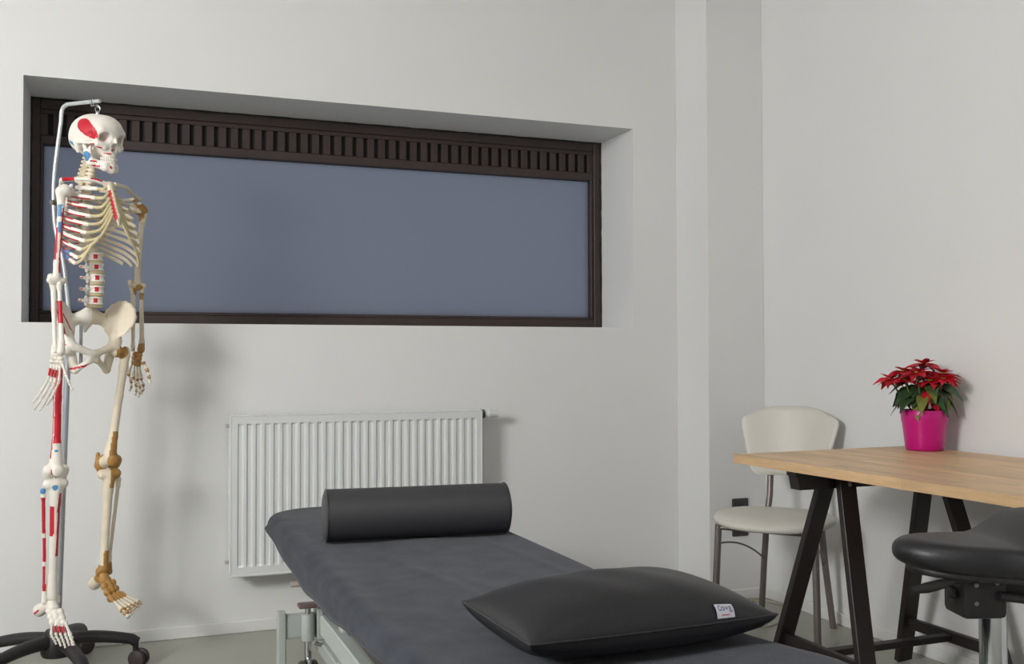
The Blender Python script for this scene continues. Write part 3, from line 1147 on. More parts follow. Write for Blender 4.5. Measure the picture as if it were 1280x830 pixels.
def star_base(root, c, R, mat_arm, mat_hub, rot0, hub_r, hub_h, wheel_r, arm_h=.062, arm_w=.020, bulk=1.0):
    c = np.array(c, float)
    obj('hub', G().lathe([(0, arm_h - .025), (hub_r * .9, arm_h - .025), (hub_r, arm_h - .015), (hub_r, arm_h + hub_h * .5), (hub_r * .7, arm_h + hub_h), (0, arm_h + hub_h)], c, n=28), mat_hub, root)
    for k in range(5):
        a = rot0 + 2 * math.pi * k / 5
        d = np.array([math.cos(a), math.sin(a), 0])
        pts, rr = [], []
        for t in np.linspace(0, 1, 14):
            z = arm_h + hub_h * .45 * (1 - t) ** 1.5 + .012 * math.sin(math.pi * t)
            if t > .9:
                z -= .010 * ((t - .9) / .1) ** 2
            pts.append(c + d * (hub_r * .6 + (R - hub_r * .6) * t) + np.array([0, 0, z]))
            rr.append(arm_w * bulk * (1.15 - .25 * t))
        arm = obj('base_arm', G().tube(pts, rr, 12, flat=1.15), mat_arm, root)
        e = c + d * (R - .004)
        obj('caster_stem', G().cyl(e + np.array([0, 0, wheel_r * 1.2]), e + np.array([0, 0, arm_h]), .010, 12), M_PLASTIC, arm)
        n = np.array([-d[1], d[0], 0])
        n = n * math.cos(.6) + d * math.sin(.6)
        w = e + np.array([n[1], -n[0], 0]) * .012
        g = G()
        for sg in (-1, 1):
            g.cyl(w + n * sg * .006 + np.array([0, 0, wheel_r]), w + n * sg * .024 + np.array([0, 0, wheel_r]), wheel_r, 24, bev=.006)
        g.cyl(w - n * .008 + np.array([0, 0, wheel_r]), w + n * .008 + np.array([0, 0, wheel_r]), wheel_r * .6, 14)
        obj('caster_wheel', g, M_WHEEL, arm)


# ------------------------------------------------------------------ saddle stool
SC = np.array([1.556, 1.483, 0.0])
stool = thing('saddle_stool', 'black leatherette saddle stool on a chrome column beside the desk', 'stool', SC)
SF = np.array([-math.cos(math.radians(18)), math.sin(math.radians(18)), 0.0])   # low end of the seat
SN = np.array([-SF[1], SF[0], 0.0])


def seat_rb(a):
    t = np.clip((.05 - a) / .16, 0, 1)
    return .108 + .070 * t * t * (3 - 2 * t)


def seat_mid(a, b):
    """a towards the narrow front, b sideways"""
    t = np.clip((-a + .005) / .13, 0, 1)
    return .686 + .048 * t * t * (3 - 2 * t) - .55 * b * b + .004 * np.clip(a / .19, 0, 1) ** 2


def f_seat(P):
    q = P - SC
    a, b, z = q @ SF, q @ SN, P[:, 2]
    zc = seat_mid(a, b)
    rad = np.sqrt((a / .190) ** 2 + (b / seat_rb(a)) ** 2)
    d1 = (rad - 1) * .12
    k = .024
    dx, dy = d1 + k, np.abs(z - zc) - .027 + k
    return np.minimum(np.maximum(dx, dy), 0) + np.sqrt(np.maximum(dx, 0) ** 2 + np.maximum(dy, 0) ** 2) - k


sdf_obj('seat_cushion', f_seat, SC + np.array([-.24, -.24, .60]), SC + np.array([.24, .24, .81]), .0055, M_LEATHER, stool)


def f_pan(P):
    q = P - SC
    a, b, z = q @ SF, q @ SN, P[:, 2]
    zc = seat_mid(a, b) - .030
    rad = np.sqrt((a / .165) ** 2 + (b / (seat_rb(a) * .84)) ** 2)
    return np.maximum((rad - 1) * .10, np.abs(z - zc) - .008)


sdf_obj('seat_pan', f_pan, SC + np.array([-.22, -.22, .56]), SC + np.array([.22, .22, .80]), .005, M_PLASTIC, stool)
Rs = np.stack([SF, SN, np.array([0, 0, 1.0])], axis=1)


def st(a, b, z):
    return SC + SF * a + SN * b + np.array([0, 0, z])


br = obj('tilt_bracket', G().box(st(.035, 0, .610), (.085, .085, .086), Rs, bev=.010, seg=2).box(st(-.045, 0, .624), (.09, .07, .06), Rs, bev=.014, seg=2), M_PLASTIC, stool)
cam_side = -1 if (st(0, .1, 0) - SC) @ np.array([0.36, 0.93, 0]) > 0 else 1
for (a, z) in ((.055, .632), (.055, .598), (.015, .636)):
    p0 = st(a, cam_side * .0425, z)
    obj('bolt', G().cyl(p0, p0 + SN * cam_side * .004, .0045, 12, bev=.001), M_STEEL, br)
obj('pivot_knob', G().cyl(st(.078, cam_side * .01, .612), st(.092, cam_side * .01, .612), .012, 16, bev=.004), M_PLASTIC, br)
lv = obj('tilt_lever', G().tube([st(.05, cam_side * .035, .640), st(.10, cam_side * .055, .645), st(.125, cam_side * .06, .640)], .006, 10), M_PLASTIC, stool)
obj('lever_paddle', G().tube([st(.105, cam_side * .055, .644), st(.125, cam_side * .06, .640), st(.160, cam_side * .066, .634), st(.190, cam_side * .07, .630)], [.007, .009, .010, .006], 12, flat=1.0), M_PLASTIC, lv)
lv2 = obj('height_lever', G().tube([st(.01, cam_side * .045, .612), st(-.03, cam_side * .055, .608), st(-.06, cam_side * .062, .598)], [.009, .009, .011], 12), M_PLASTIC, stool)
obj('lever_grip', G().tube([st(-.055, cam_side * .061, .600), st(-.10, cam_side * .075, .580), st(-.16, cam_side * .09, .558)], [.012, .008, .007], 12), M_PLASTIC, lv2)
obj('gas_column', G().lathe([(.014, .585), (.0245, .583), (.025, .58), (.025, .25), (.0, .25)], SC, n=32), M_CHROME, stool)
obj('column_collar', G().lathe([(.0, .25), (.027, .25), (.028, .14), (.032, .09), (0, .09)], SC, n=32), M_CHROME, stool)
star_base(stool, SC, .26, M_CHROME, M_CHROME, .7, .045, .04, .028, arm_h=.075, arm_w=.016)

# ------------------------------------------------------------------ skeleton stand
BC = np.array([-.191, 3.728, 0.0])
stand = thing('skeleton_stand', 'black five-arm wheeled stand with bent steel pole carrying the skeleton', 'stand', BC)
star_base(stand, BC, .250, M_PLASTIC, M_PLASTIC, .04, .052, .060, .030, arm_h=.092, arm_w=.020)
obj('pole_socket', G().cyl(BC + np.array([0, 0, .12]), BC + np.array([0, 0, .195]), .0145, 18, bev=.002), M_POLE, stand)
obj('lower_pole', G().tube([BC + np.array([0, 0, .10]), (-.168, 3.731, .999), (-.1665, 3.731, 1.10)], .0098, 18), M_POLE, stand)
top = bez([(-.1665, 3.731, 1.09), (-.163, 3.731, 1.19), (-.183, 3.733, 1.386), (-.203, 3.736, 1.470), (-.213, 3.738, 1.551), (-.213, 3.735, 1.675), (-.193, 3.722, 1.860)], 60)
top += bez([(-.193, 3.722, 1.860), (-.190, 3.719, 1.897), (-.176, 3.707, 1.913), (-.150, 3.685, 1.915), (-.070, 3.617, 1.915)], 30)[1:]
obj('upper_tube', G().tube(top, .0066, 16), M_TUBE, stand)
obj('pole_clamp', G().cyl((-.222, 3.725, 1.585), (-.200, 3.745, 1.585), .009, 12, bev=.002), M_STEEL, stand)

# ------------------------------------------------------------------ anatomical skeleton
SB = np.array([-.089, 3.6585, 0.0])
RTV, FWV = np.array([math.cos(YAW), -math.sin(YAW), 0]), np.array([math.sin(YAW), math.cos(YAW), 0])


def body_axes(deg):
    a = math.radians(deg)
    return math.cos(a) * RTV + math.sin(a) * FWV, math.sin(a) * RTV - math.cos(a) * FWV


LT, FT = body_axes(50)
LL, FL = body_axes(38)
ZV = np.array([0, 0, 1.0])


def T(l, f, u):
    return SB + l * LT + f * FT + u * ZV


def Lo(l, f, u):
    return SB + l * LL + f * FL + u * ZV


skel = thing('skeleton_model', 'life-size anatomical skeleton with red and blue muscle paint hanging by the window', 'skeleton', Lo(0, 0, .11))
BONES = [M_BONE, M_RED, M_BLUE, M_IVORY, M_LIG, M_CART]
ALL = np.array(BONES, dtype=object)


def bone(name, prims, base=0, paint=(), h=.0035, k=.008, parent=None, subs=()):
    """prims: ('c', a, b, ra, rb) / ('e', c, r, R); paint: callables (C) -> bool mask, material index"""
    lo, hi = np.full(3, 9e9), np.full(3, -9e9)
    for p in prims:
        if p[0] == 'c':
            for q, r in ((p[1], p[3]), (p[2], p[4])):
                lo, hi = np.minimum(lo, np.array(q) - r), np.maximum(hi, np.array(q) + r)
        else:
            r = max(p[2])
            lo, hi = np.minimum(lo, np.array(p[1]) - r), np.maximum(hi, np.array(p[1]) + r)

    def fn(P):
        d = None
        for p in prims:
            e = s_cap(P, *p[1:]) if p[0] == 'c' else s_ell(P, p[1], p[2], p[3] if len(p) > 3 else None)
            d = e if d is None else smin(d, e, k)
        for p in subs:
            e = s_cap(P, *p[1:]) if p[0] == 'c' else s_ell(P, p[1], p[2], p[3] if len(p) > 3 else None)
            d = np.maximum(d, -e)
        return d

    def pf(C):
        m = np.full(len(C), base)
        for f_, i in paint:
            m[f_(C)] = i
        return m
    return sdf_obj(name, fn, lo - .008, hi + .008, h, BONES, parent or skel, pf)


def stripe(a, b, t0, t1, d, cmin):
    a, b = np.array(a), np.array(b)
    ax = b - a
    d = np.array(d) / np.linalg.norm(d)

    def f_(C):
        t = ((C - a) @ ax) / (ax @ ax)
        r = C - a - t[:, None] * ax
        r = r / (np.linalg.norm(r, axis=1)[:, None] + 1e-9)
        return (t > t0) & (t < t1) & (r @ d > cmin)
    return f_


def blob(c, r):
    c = np.array(c)
    return lambda C: np.linalg.norm(C - c, axis=1) < r


VIEW = -FWV          # roughly towards where one stands in the room
IL, IR = -RTV, RTV

# --- skull
LK_, FK_ = body_axes(64)
PT = math.radians(-6)
LS_ = LK_
FS_ = math.cos(PT) * FK_ + math.sin(PT) * np.array([0, 0, 1.0])
US_ = math.cos(PT) * np.array([0, 0, 1.0]) - math.sin(PT) * FK_
SKC, SKS = T(0, .020, 1.8045), 1.0


def sk(l, f, u):
    return SKC + SKS * (l * LS_ + f * FS_ + u * US_)


RT3 = np.stack([LS_, FS_, US_], axis=1)


def skl(C):
    return ((C - SKC) @ RT3) / SKS


def f_skull(P):
    q = (P - SKC) @ RT3 / SKS
    d = s_ell(q, (0, -.008, .004), (.0705, .0900, .0665))
    d = smin(d, s_ell(q, (0, .046, .014), (.054, .044, .047)), .02)          # forehead
    d = smin(d, s_ell(q, (0, -.060, -.020), (.048, .034, .040)), .02)        # occiput
    d = smin(d, s_cap(q, (0, -.02, -.05), (0, .02, -.05), .030, .026), .015)   # skull base
    d = smin(d, s_cap(q, (0, .058, -.035), (0, .066, -.066), .030, .022), .012)  # maxilla
    d = smin(d, s_cap(q, (-.040, .070, .010), (.040, .070, .010), .012, .012), .012)   # brow
    d = smin(d, s_cap(q, (0, .084, -.008), (0, .094, -.026), .006, .005), .006)        # nasal bone
    for s in (-1, 1):
        d = smin(d, s_cap(q, (s * .046, .062, -.036), (s * .028, .072, -.044), .012, .012), .010)  # cheek
        d = smin(d, s_cap(q, (s * .046, .066, .006), (s * .052, .055, -.030), .006, .007), .006)   # outer orbit
        d = smin(d, s_cap(q, (s * .052, .056, -.034), (s * .066, .020, -.036), .006, .0048), .006)  # arch
        d = smin(d, s_cap(q, (s * .066, .020, -.036), (s * .064, -.008, -.034), .0048, .006), .006)
        d = smin(d, s_cap(q, (s * .055, -.022, -.036), (s * .052, -.020, -.062), .014, .007), .01)  # mastoid
        d = np.maximum(d, -s_ell(q, (s * .0315, .088, -.012), (.0185, .044, .0168)))               # orbit
        t = s_ell(q, (s * .076, .046, -.016), (.020, .022, .030))                                   # temple hollow
        d = np.maximum(d, -t)
        d = np.maximum(d, -s_ell(q, (s * .046, .026, -.048), (.012, .026, .020)))
    d = np.maximum(d, -s_ell(q, (0, .100, -.044), (.0115, .032, .0165)))
    return d


def skull_paint(C):
    q = skl(C)
    m = np.zeros(len(C), int)
    x, y = q[:, 1] - .025, q[:, 2] - .011
    ca, sa = math.cos(-.62), math.sin(-.62)
    xr, yr = ca * x + sa * y, -sa * x + ca * y
    red = (q[:, 0] < -.03) & (((xr / .049) ** 2 + (yr / (.021 + .10 * np.clip(-xr, 0, .03))) ** 2) < 1)
    m[red] = 1
    blue = (q[:, 0] < -.01) & (np.abs(q[:, 1] + .052) < .016) & (np.abs(q[:, 2] + .038 + .5 * (q[:, 1] + .052)) < .0055)
    m[blue] = 2
    for (f, u, a, b) in ((.066, -.048, .010, .0022), (.050, -.040, .009, .0022), (.076, -.064, .010, .0020)):
        m[(q[:, 0] < .01) & (np.abs(q[:, 1] - f) < a) & (np.abs(q[:, 2] - u) < b) & (q[:, 1] > .04)] = 1
    return m


skull = sdf_obj('skull', f_skull, SKC - .13, SKC + .13, .0027, BONES, skel, skull_paint)


def f_jaw(P):
    q = (P - SKC) @ RT3 / SKS
    d = None
    for s in (-1, 1):
        parts = [((s * .055, .010, -.040), (s * .051, .020, -.070), .0065, .0085), ((s * .051, .034, -.048), (s * .050, .028, -.075), .005, .0085),
                 ((s * .051, .020, -.072), (s * .046, .028, -.098), .009, .008), ((s * .050, .030, -.075), (s * .044, .040, -.098), .008, .009),
                 ((s * .045, .030, -.100), (s * .020, .076, -.112), .0085, .010), ((s * .040, .034, -.088), (s * .020, .074, -.098), .006, .007),
                 ((s * .020, .076, -.112), (0, .084, -.116), .0105, .011), ((s * .020, .076, -.098), (0, .084, -.098), .007, .007)]
        for (a, b, ra, rb) in parts:
            e = s_cap(q, a, b, ra, rb)
            d = e if d is None else smin(d, e, .008)
    return d


def jaw_paint(C):
    q = skl(C)
    m = np.zeros(len(C), int)
    m[(q[:, 0] < -.046) & (((q[:, 1] - .027) / .013) ** 2 + ((q[:, 2] + .080) / .017) ** 2 < 1)] = 2
    m[(q[:, 0] < -.01) & (np.abs(q[:, 1] - .056) < .012) & (np.abs(q[:, 2] + .108) < .0028)] = 1
    m[(q[:, 0] < -.01) & (np.abs(q[:, 1] - .048) < .008) & (np.abs(q[:, 2] + .094) < .0022)] = 1
    m[(np.abs(q[:, 0] + .010) < .003) & (np.abs(q[:, 2] + .108) < .005) & (q[:, 1] > .06)] = 1
    return m


jaw = sdf_obj('jaw', f_jaw, SKC - .14, SKC + .13, .0027, BONES, skull, jaw_paint)
g = G()
for (uz, rr_t) in ((-.0805, .0265), (-.0905, .0252)):
    for k in range(14):
        a = math.radians(-82 + 164 * k / 13)
        c = sk(rr_t * math.sin(a), .056 + .034 * math.cos(a), uz)
        ax = math.cos(a) * LS_ - math.sin(a) * FS_ * 1.1
        n = math.sin(a) * LS_ + math.cos(a) * FS_
        R = np.stack([ax / np.linalg.norm(ax), n / np.linalg.norm(n), US_], axis=1)
        g.box(c, (.0066 * SKS, .006, .0098 * SKS), R, bev=.0014)
obj('teeth', g, M_BONE, skull)
e = sk(0, -.004, .070)
hk = obj('skull_eye_bolt', G().cyl(e - ZV * .004, e + ZV * .010, .0062, 14, bev=.001).tube([e + ZV * (.018 + .010 * math.sin(t)) + RTV * .008 * math.cos(t) for t in np.linspace(0, 2 * math.pi, 20, endpoint=False)], .0016, 8, closed=True), M_CHROME, skel)
pt = np.array([-.094, 3.637, 1.915])
hook = bez([pt + RTV * .000 - ZV * .012 + FWV * .0095, pt + FWV * .009, pt + ZV * .0086, pt - FWV * .009, pt - ZV * .015 - FWV * .004, e + ZV * .032, e + ZV * .022], 40)
obj('hanging_hook', G().tube(hook, .0018, 8), M_CHROME, stand)

# --- spine


def vert_sdf(name, br, bh, pf):
    RM = np.stack([LT, FT, ZV], axis=1)

    def fn(P):
        q = P
        r = np.sqrt((q[:, 0]) ** 2 + (q[:, 1]) ** 2)
        waist = br * (1 - .10 * np.cos(np.clip(q[:, 2] / bh, -1, 1) * math.pi))
        dx, dz = r - waist + .004, np.abs(q[:, 2]) - bh + .004
        d = np.minimum(np.maximum(dx, dz), 0) + np.sqrt(np.maximum(dx, 0) ** 2 + np.maximum(dz, 0) ** 2) - .004
        back = -br
        d = smin(d, s_cap(q, (0, back - .012, 0), (0, back - .034 * pf, -.010 * pf), .006 * pf, .0045 * pf), .006)
        for s in (-1, 1):
            d = smin(d, s_cap(q, (s * .010, back + .004, .002), (s * .010, back - .014, .002), .0045, .0045), .005)
            d = smin(d, s_cap(q, (s * .010, back - .010, 0), (s * (br + .014), back - .016, .003), .0062, .0050), .005)
            d = smin(d, s_cap(q, (s * .014, back - .014, -.011), (s * .014, back - .014, .013), .0062, .0062), .005)
        return d

    def pt_(C):
        m = np.zeros(len(C), int)
        if name == 'lumbar':
            a = np.arctan2(C[:, 0], C[:, 1])
            r = np.hypot(C[:, 0], C[:, 1])
            tip = (C[:, 1] < -br - .024) | (np.abs(C[:, 0]) > br + .010)
            m[tip & (np.sin(C[:, 2] * 900) > .2)] = 1
        else:
            m[:] = 3
            m[(C[:, 1] < -br * .6) & (np.sin(C[:, 2] * 700 + C[:, 0] * 300) > .3)] = 5
            if name == 'thoracic':
                m[(C[:, 0] < -br - .008) & (C[:, 1] < 0)] = 1
        return m
    V, F = surface_nets(fn, np.array([-.055, -.08, -.03]), np.array([.055, .045, .03]), .0027)
    cn = np.array([V[f].mean(0) for f in F])
    mm = pt_(cn)
    me = bpy.data.meshes.new('vertebra')
    me.from_pydata((V @ RM.T).tolist(), [], F)
    for m_ in BONES:
        me.materials.append(m_)
    me.polygons.foreach_set('material_index', mm.tolist())
    me.polygons.foreach_set('use_smooth', [True] * len(F))
    me.update()
    return me


def place_mesh(name, me, loc, parent, sc=1.0):
    o = bpy.data.objects.new(name, me)
    col.objects.link(o)
    o.parent = parent
    o.location = (np.array(loc) - WLOC[parent.name]).tolist()
    o.scale = (sc, sc, sc) if np.isscalar(sc) else sc
    WLOC[o.name] = np.array(loc)
    return o


me_c, me_t, me_l = vert_sdf('cervical', .011, .0065, .75), vert_sdf('thoracic', .0145, .0095, 1.0), vert_sdf('lumbar', .0225, .0135, 1.0)
spF = [(1.735, .006), (1.70, -.004), (1.66, -.020), (1.60, -.046), (1.54, -.055), (1.48, -.046), (1.43, -.012), (1.395, .020), (1.325, .032), (1.26, .026), (1.20, .0)]
sp_u = np.array([a for a, b in spF])[::-1]
sp_f = np.array([b for a, b in spF])[::-1]


def spf(u):
    return float(np.interp(u, sp_u, sp_f))


for k in range(7):
    u = 1.728 - k * .0128
    place_mesh('vertebra', me_c, T(0, spf(u), u), skel, .95 + .04 * k)
TU = [1.636 - .0198 * k for k in range(12)]
for k, u in enumerate(TU):
    place_mesh('vertebra', me_t, T(0, spf(u), u), skel, .86 + .024 * k)
LUU = [1.396, 1.3615, 1.325, 1.287, 1.250]
for k, u in enumerate(LUU):
    vo = place_mesh('vertebra', me_l, T(0, spf(u), u), skel, 1.0)
    sc_ = 1.0
    cc = T(0, spf(u), u)
    P = []
    for aa in np.linspace(-.80, -.22, 6):
        row = []
        for zz in np.linspace(-.0072, .0072, 5):
            rad_ = .0225 * (1 - .10 * math.cos(zz / .0135 * math.pi)) + .0009
            row.append(cc + sc_ * (rad_ * (math.sin(aa) * LT + math.cos(aa) * FT) + zz * ZV))
        P.append(row)
    obj('red_marker', G().grid(P), M_RED, vo)
    du = u - .0185
    c = T(0, spf(du), du)
    obj('spinal_disc', G().lathe([(0, -.0045), (.021, -.0045), (.0245, 0), (.021, .0045), (0, .0045)], c, n=24), M_CART, skel)
obj('spine_rod', G().cyl(Lo(-.030, -.02, 1.17), Lo(-.030, -.02, 1.022), .0055, 14), M_POLE, skel)

# --- sternum, ribs
s0, s1, s2 = T(0, .104, 1.628), T(0, .125, 1.590), T(0, .168, 1.490)
bone('sternum', [('c', s0 + LT * .014, s0 - LT * .014, .0085, .0085), ('c', s0, s1, .012, .0085), ('c', s1, T(0, .160, 1.515), .0085, .0095), ('c', T(0, .160, 1.515), s2, .006, .003)],
     3, [(stripe(s0, T(0, .165, 1.50), .18, .95, VIEW * .6 + IL * .5 + FT * .3, .72), 1)], h=.003)
ra = [.056, .082, .098, .111, .120, .126, .129, .129, .126, .119, .106, .088]
drop = [.020, .034, .048, .060, .070, .080, .090, .102, .115, .122, .112, .094]
fend = [152, 152, 150, 148, 145, 142, 139, 134, 127, 118, 96, 76]
stU = [1.622, 1.600, 1.582, 1.566, 1.552, 1.540, 1.528]
carts = {}
for side in (-1, 1):
    for k in range(12):
        a, dr = ra[k], drop[k]
        u0 = TU[k]
        f0 = spf(u0)
        front = float(np.interp(k, [0, 3, 6, 9, 11], [.094, .126, .150, .146, .128]))
        cf, b = (f0 - .012 + front) / 2, (front - f0 + .012) / 2
        pts = [T(side * .012, f0 - .012, u0 + .002)]
        for ph in np.linspace(14, fend[k], 30):
            p = math.radians(ph)
            ll = a * math.sin(p) ** .82
            ff = cf - b * math.cos(p) - .014 * math.exp(-((ph - 38) / 18) ** 2)
            uu_ = u0 - dr * (.5 - .5 * math.cos(p)) ** 1.0 - .006 * math.sin(p)
            pts.append(T(side * ll, ff, uu_))
        rr = [.0042] + [(.0066 if side < 0 else .0052) + .0012 * math.sin(math.pi * t) for t in np.linspace(0, 1, 30)]
        if side < 0:
            def pr(t, j, k=k):
                if .30 < t < .92 and k > 0 and (.69 < j < .90):
                    return 1
                if .42 < t < .78 and (.05 < j < .20) and k in (2, 4, 5, 7, 8):
                    return 1
                if k >= 8 and .55 < t < .85 and (j < .2 or j > .85):
                    return 2
                return 0
            g = G().tube(pts, rr, 14, flat=.48, paint=pr)
            rib = obj('rib', g, BONES, skel, angle=80)
        else:
            g = G().tube(pts, rr, 14, flat=.48, m=0)
            rib = obj('rib', g, M_IVORY, skel, angle=80)
        e_ = pts[-1]
        if k < 7:
            tgt = T(side * .010, float(np.interp(stU[k], [1.49, 1.59, 1.628], [.166, .125, .104])), stU[k])
            mid = (e_ + tgt) / 2 + FT * .010 - ZV * (.006 + .004 * k)
            carts[(side, k)] = mid
            obj('costal_cartilage', G().tube(bez([e_, mid, tgt], 16), .0052, 10, flat=.7), M_CART, rib)
        elif k < 10:
            tgt = carts[(side, k - 1)]
            mid = (e_ + tgt) / 2 + FT * .006 - ZV * .006
            carts[(side, k)] = mid
            obj('costal_cartilage', G().tube(bez([e_, mid, tgt], 16), .0050, 10, flat=.7), M_CART, rib)

# --- shoulder girdle
RS, LS = T(-.128, .050, 1.600), T(.172, .004, 1.576)
for side, sh, base in ((-1, RS, 0), (1, LS, 3)):
    ac = sh + ZV * .036 - FT * .012 - LT * side * .002
    st_ = s0 + LT * side * .018 + ZV * .004
    m1 = st_ * .62 + ac * .38 + FT * .016 + ZV * .006
    m2 = st_ * .28 + ac * .72 - FT * .004 + ZV * .006
    clp = bez([st_, m1, m2, ac], 24)

    def pc(t, j, side=side):
        if side < 0 and ((.62 < t < .96 and j < .62) or (.06 < t < .3 and .1 < j < .5)):
            return 1
        return 0 if side < 0 else 3
    obj('clavicle', G().tube(clp, [.0062 + .0016 * abs(2 * t - 1) for t in np.linspace(0, 1, len(clp))], 12, paint=pc), BONES, skel)
    # shoulder blade: thin triangular plate behind the ribs, spine and acromion
    gl = sh - LT * side * .024 - FT * .004
    med_t, med_b = T(side * .062, -.080, 1.600), T(side * .072, -.078, 1.462)
    prims = [('c', gl, sh - LT * side * .020 - FT * .006, .016, .014), ('c', med_t, med_b, .0042, .0046), ('c', gl, med_b, .006, .004), ('c', gl + ZV * .012, med_t, .005, .004)]
    for t in np.linspace(.15, .85, 6):
        prims.append(('c', gl + (med_t - gl) * .3 + (med_b - gl) * 0 + (med_b - med_t) * t * .3, med_t + (med_b - med_t) * t, .0045, .0035))
    prims += [('c', med_t - ZV * .03 - FT * .006, (med_t + ac) / 2 - FT * .018, .004, .005), ('c', (med_t + ac) / 2 - FT * .018, ac, .005, .008), ('c', gl + ZV * .014, sh + FT * .022 + ZV * .016 - LT * side * .018, .006, .006)]
    pnt = [(blob(sh + ZV * .02, .030), 4)] if side > 0 else [(stripe(gl, med_b, .3, .8, -FT, .2), 1)]
    bone('scapula', prims, base, pnt, k=.006)

# --- arms
RE, RWR = T(-.150, .058, 1.308), T(-.156, .086, 1.082)
LE, LWR = T(.180, -.030, 1.312), T(.181, -.030, 1.088)


def humerus(sh, el, side, base, paint):
    d = (el - sh) / np.linalg.norm(el - sh)
    bone('humerus', [('e', sh - LT * side * .006, (.0215, .0215, .0215)), ('c', sh + LT * side * .010 - ZV * .004, sh + LT * side * .006 - ZV * .045, .014, .0105),
                     ('c', sh + LT * side * .004 - ZV * .03, el + ZV * .05, .0102, .0088), ('c', el + ZV * .06, el + ZV * .012, .0088, .0125),
                     ('c', el - LT * .022, el + LT * .022, .0105, .0105), ('c', el - LT * .012 - ZV * .006, el + LT * .012 - ZV * .006, .0095, .0095)], base, paint)


humerus(RS, RE, -1, 0, [(stripe(RS, RE, .42, .78, VIEW + IL * .9, .72), 1), (stripe(RS, RE, .20, .92, IR + VIEW * .1, .70), 1), (stripe(RS, RE, .17, .30, VIEW, .84), 2),
                        (stripe(RS, RE, .36, .48, VIEW + IR * .25, .86), 2)])
humerus(LS, LE, 1, 3, [(blob(LS + ZV * .006, .0265), 4), (blob(LS - ZV * .022 + IL * .006, .020), 4), (blob(LE - ZV * .008, .0175), 4), (blob(LE - ZV * .006 + IL * .02, .016), 4)])
for (el, wr_, side, base) in ((RE, RWR, -1, 0), (LE, LWR, 1, 3)):
    ax = LT * .016 if side > 0 else (LT * .4 + FT * .6) * .015
    if side < 0:
        pu = [(stripe(el, wr_, .10, .52, VIEW + IR * .4, .55), 1), (stripe(el, wr_, .62, .85, VIEW + IR * .9, .75), 1)]
        prd = [(stripe(el, wr_, .30, .62, VIEW * .8 + IR * .5, .6), 1)]
    else:
        pu = [(blob(el - ZV * .016, .024), 4), (stripe(el, wr_, .35, .90, IR * .9 + VIEW * .3, .55), 4), (blob(wr_, .020), 4)]
        prd = [(blob(el - ZV * .036 + ax, .014), 4), (blob(wr_ + ax, .024), 4), (stripe(el, wr_, .15, .8, IL, .80), 4)]
    bone('ulna', [('c', el - ax - FT * .016 + ZV * .012, el - ax - ZV * .016, .0115, .0105), ('c', el - ax - ZV * .014, wr_ - ax * 1.1 + ZV * .015, .0090, .0058), ('c', wr_ - ax * 1.1 + ZV * .015, wr_ - ax * 1.1, .0066, .0072)], base, pu, h=.003)
    bone('radius', [('c', el + ax * .9 - ZV * .012, el + ax * .9 - ZV * .022, .0098, .0075), ('c', el + ax * .9 - ZV * .024, wr_ + ax + ZV * .03, .0066, .0082), ('c', wr_ + ax + ZV * .028, wr_ + ax * .8, .0095, .0130)], base, prd, h=.003)


def digit(pts, r0, g_, m_joint=None, gi=0):
    for i in range(len(pts) - 1):
        a, b = np.array(pts[i]), np.array(pts[i + 1])
        d = (b - a)
        rr = [r0 * 1.05, r0 * 1.22, r0 * .72, r0 * .68, r0 * 1.08, r0 * .8]
        if m_joint is not None:
            rr = [r0 * 1.45, r0 * 1.6, r0 * .78, r0 * .74, r0 * 1.5, r0 * 1.3]
        ts_ = [0.03, .12, .35, .6, .88, .97]
        last = i == len(pts) - 2

        def pc(t, j):
            if m_joint is None:
                return gi
            return m_joint if (t < .22 or (t > .78 and not last)) else gi
        g_.tube([a + d * t for t in ts_], [x * (1 - .1 * i) for x in rr], 8, paint=pc)


def hand(wr_, mcps, tips, bend, side, base, ligm, thumb, r0=.0046, spread=None):
    """carpals + metacarpals in one part, each finger ray a sub-part"""
    g = G()
    cdir = (np.mean(mcps, axis=0) - wr_)
    cdir /= np.linalg.norm(cdir)
    across = np.array(mcps[0]) - np.array(mcps[-1])
    across /= np.linalg.norm(across)
    lr2 = random.Random(4 + side)
    for row in range(2):
        for j in range(4):
            c = wr_ + cdir * (.010 + .013 * row) + across * (.0165 - .011 * j)
            g.sphere(c + np.array([lr2.uniform(-.002, .002) for _ in range(3)]), (.0090, .0084, .0092) if ligm else (.0074, .0070, .0076), 10, m=4 if ligm else (0 if (row + j) % 3 else 3))
    bases = []
    for j, mp in enumerate(mcps):
        b0 = wr_ + cdir * .030 + across * (.0150 - .0100 * j)
        bases.append(b0)
        gi = 3 if base == 3 else 0
        digit([b0, mp], r0 * 1.05, g, 4 if ligm else None, gi)
    if not ligm:
        for j in (1, 2, 3):
            c0 = (bases[j] + np.array(mcps[j])) / 2
            g.tube([c0 + cdir * -.012 + VIEW * .004, c0 + cdir * .012 + VIEW * .004], .0036, 8, m=1)
    hd = obj('hand', g, BONES, skel, angle=70)
    for j, (mp, tp) in enumerate(zip(mcps, tips)):
        mp, tp = np.array(mp), np.array(tp)
        p1 = mp + (tp - mp) * .45 + np.array(bend) * .6
        p2 = mp + (tp - mp) * .76 + np.array(bend) * .55
        gf = G()
        digit([mp, p1, p2, tp], r0 * .92, gf, 4 if ligm else None, 3 if base == 3 else 0)
        obj('finger_bones', gf, BONES, hd, angle=70)
    gt = G()
    digit(thumb, r0 * 1.1, gt, 4 if ligm else None, 3 if base == 3 else 0)
    obj('thumb_bones', gt, BONES, hd, angle=70)


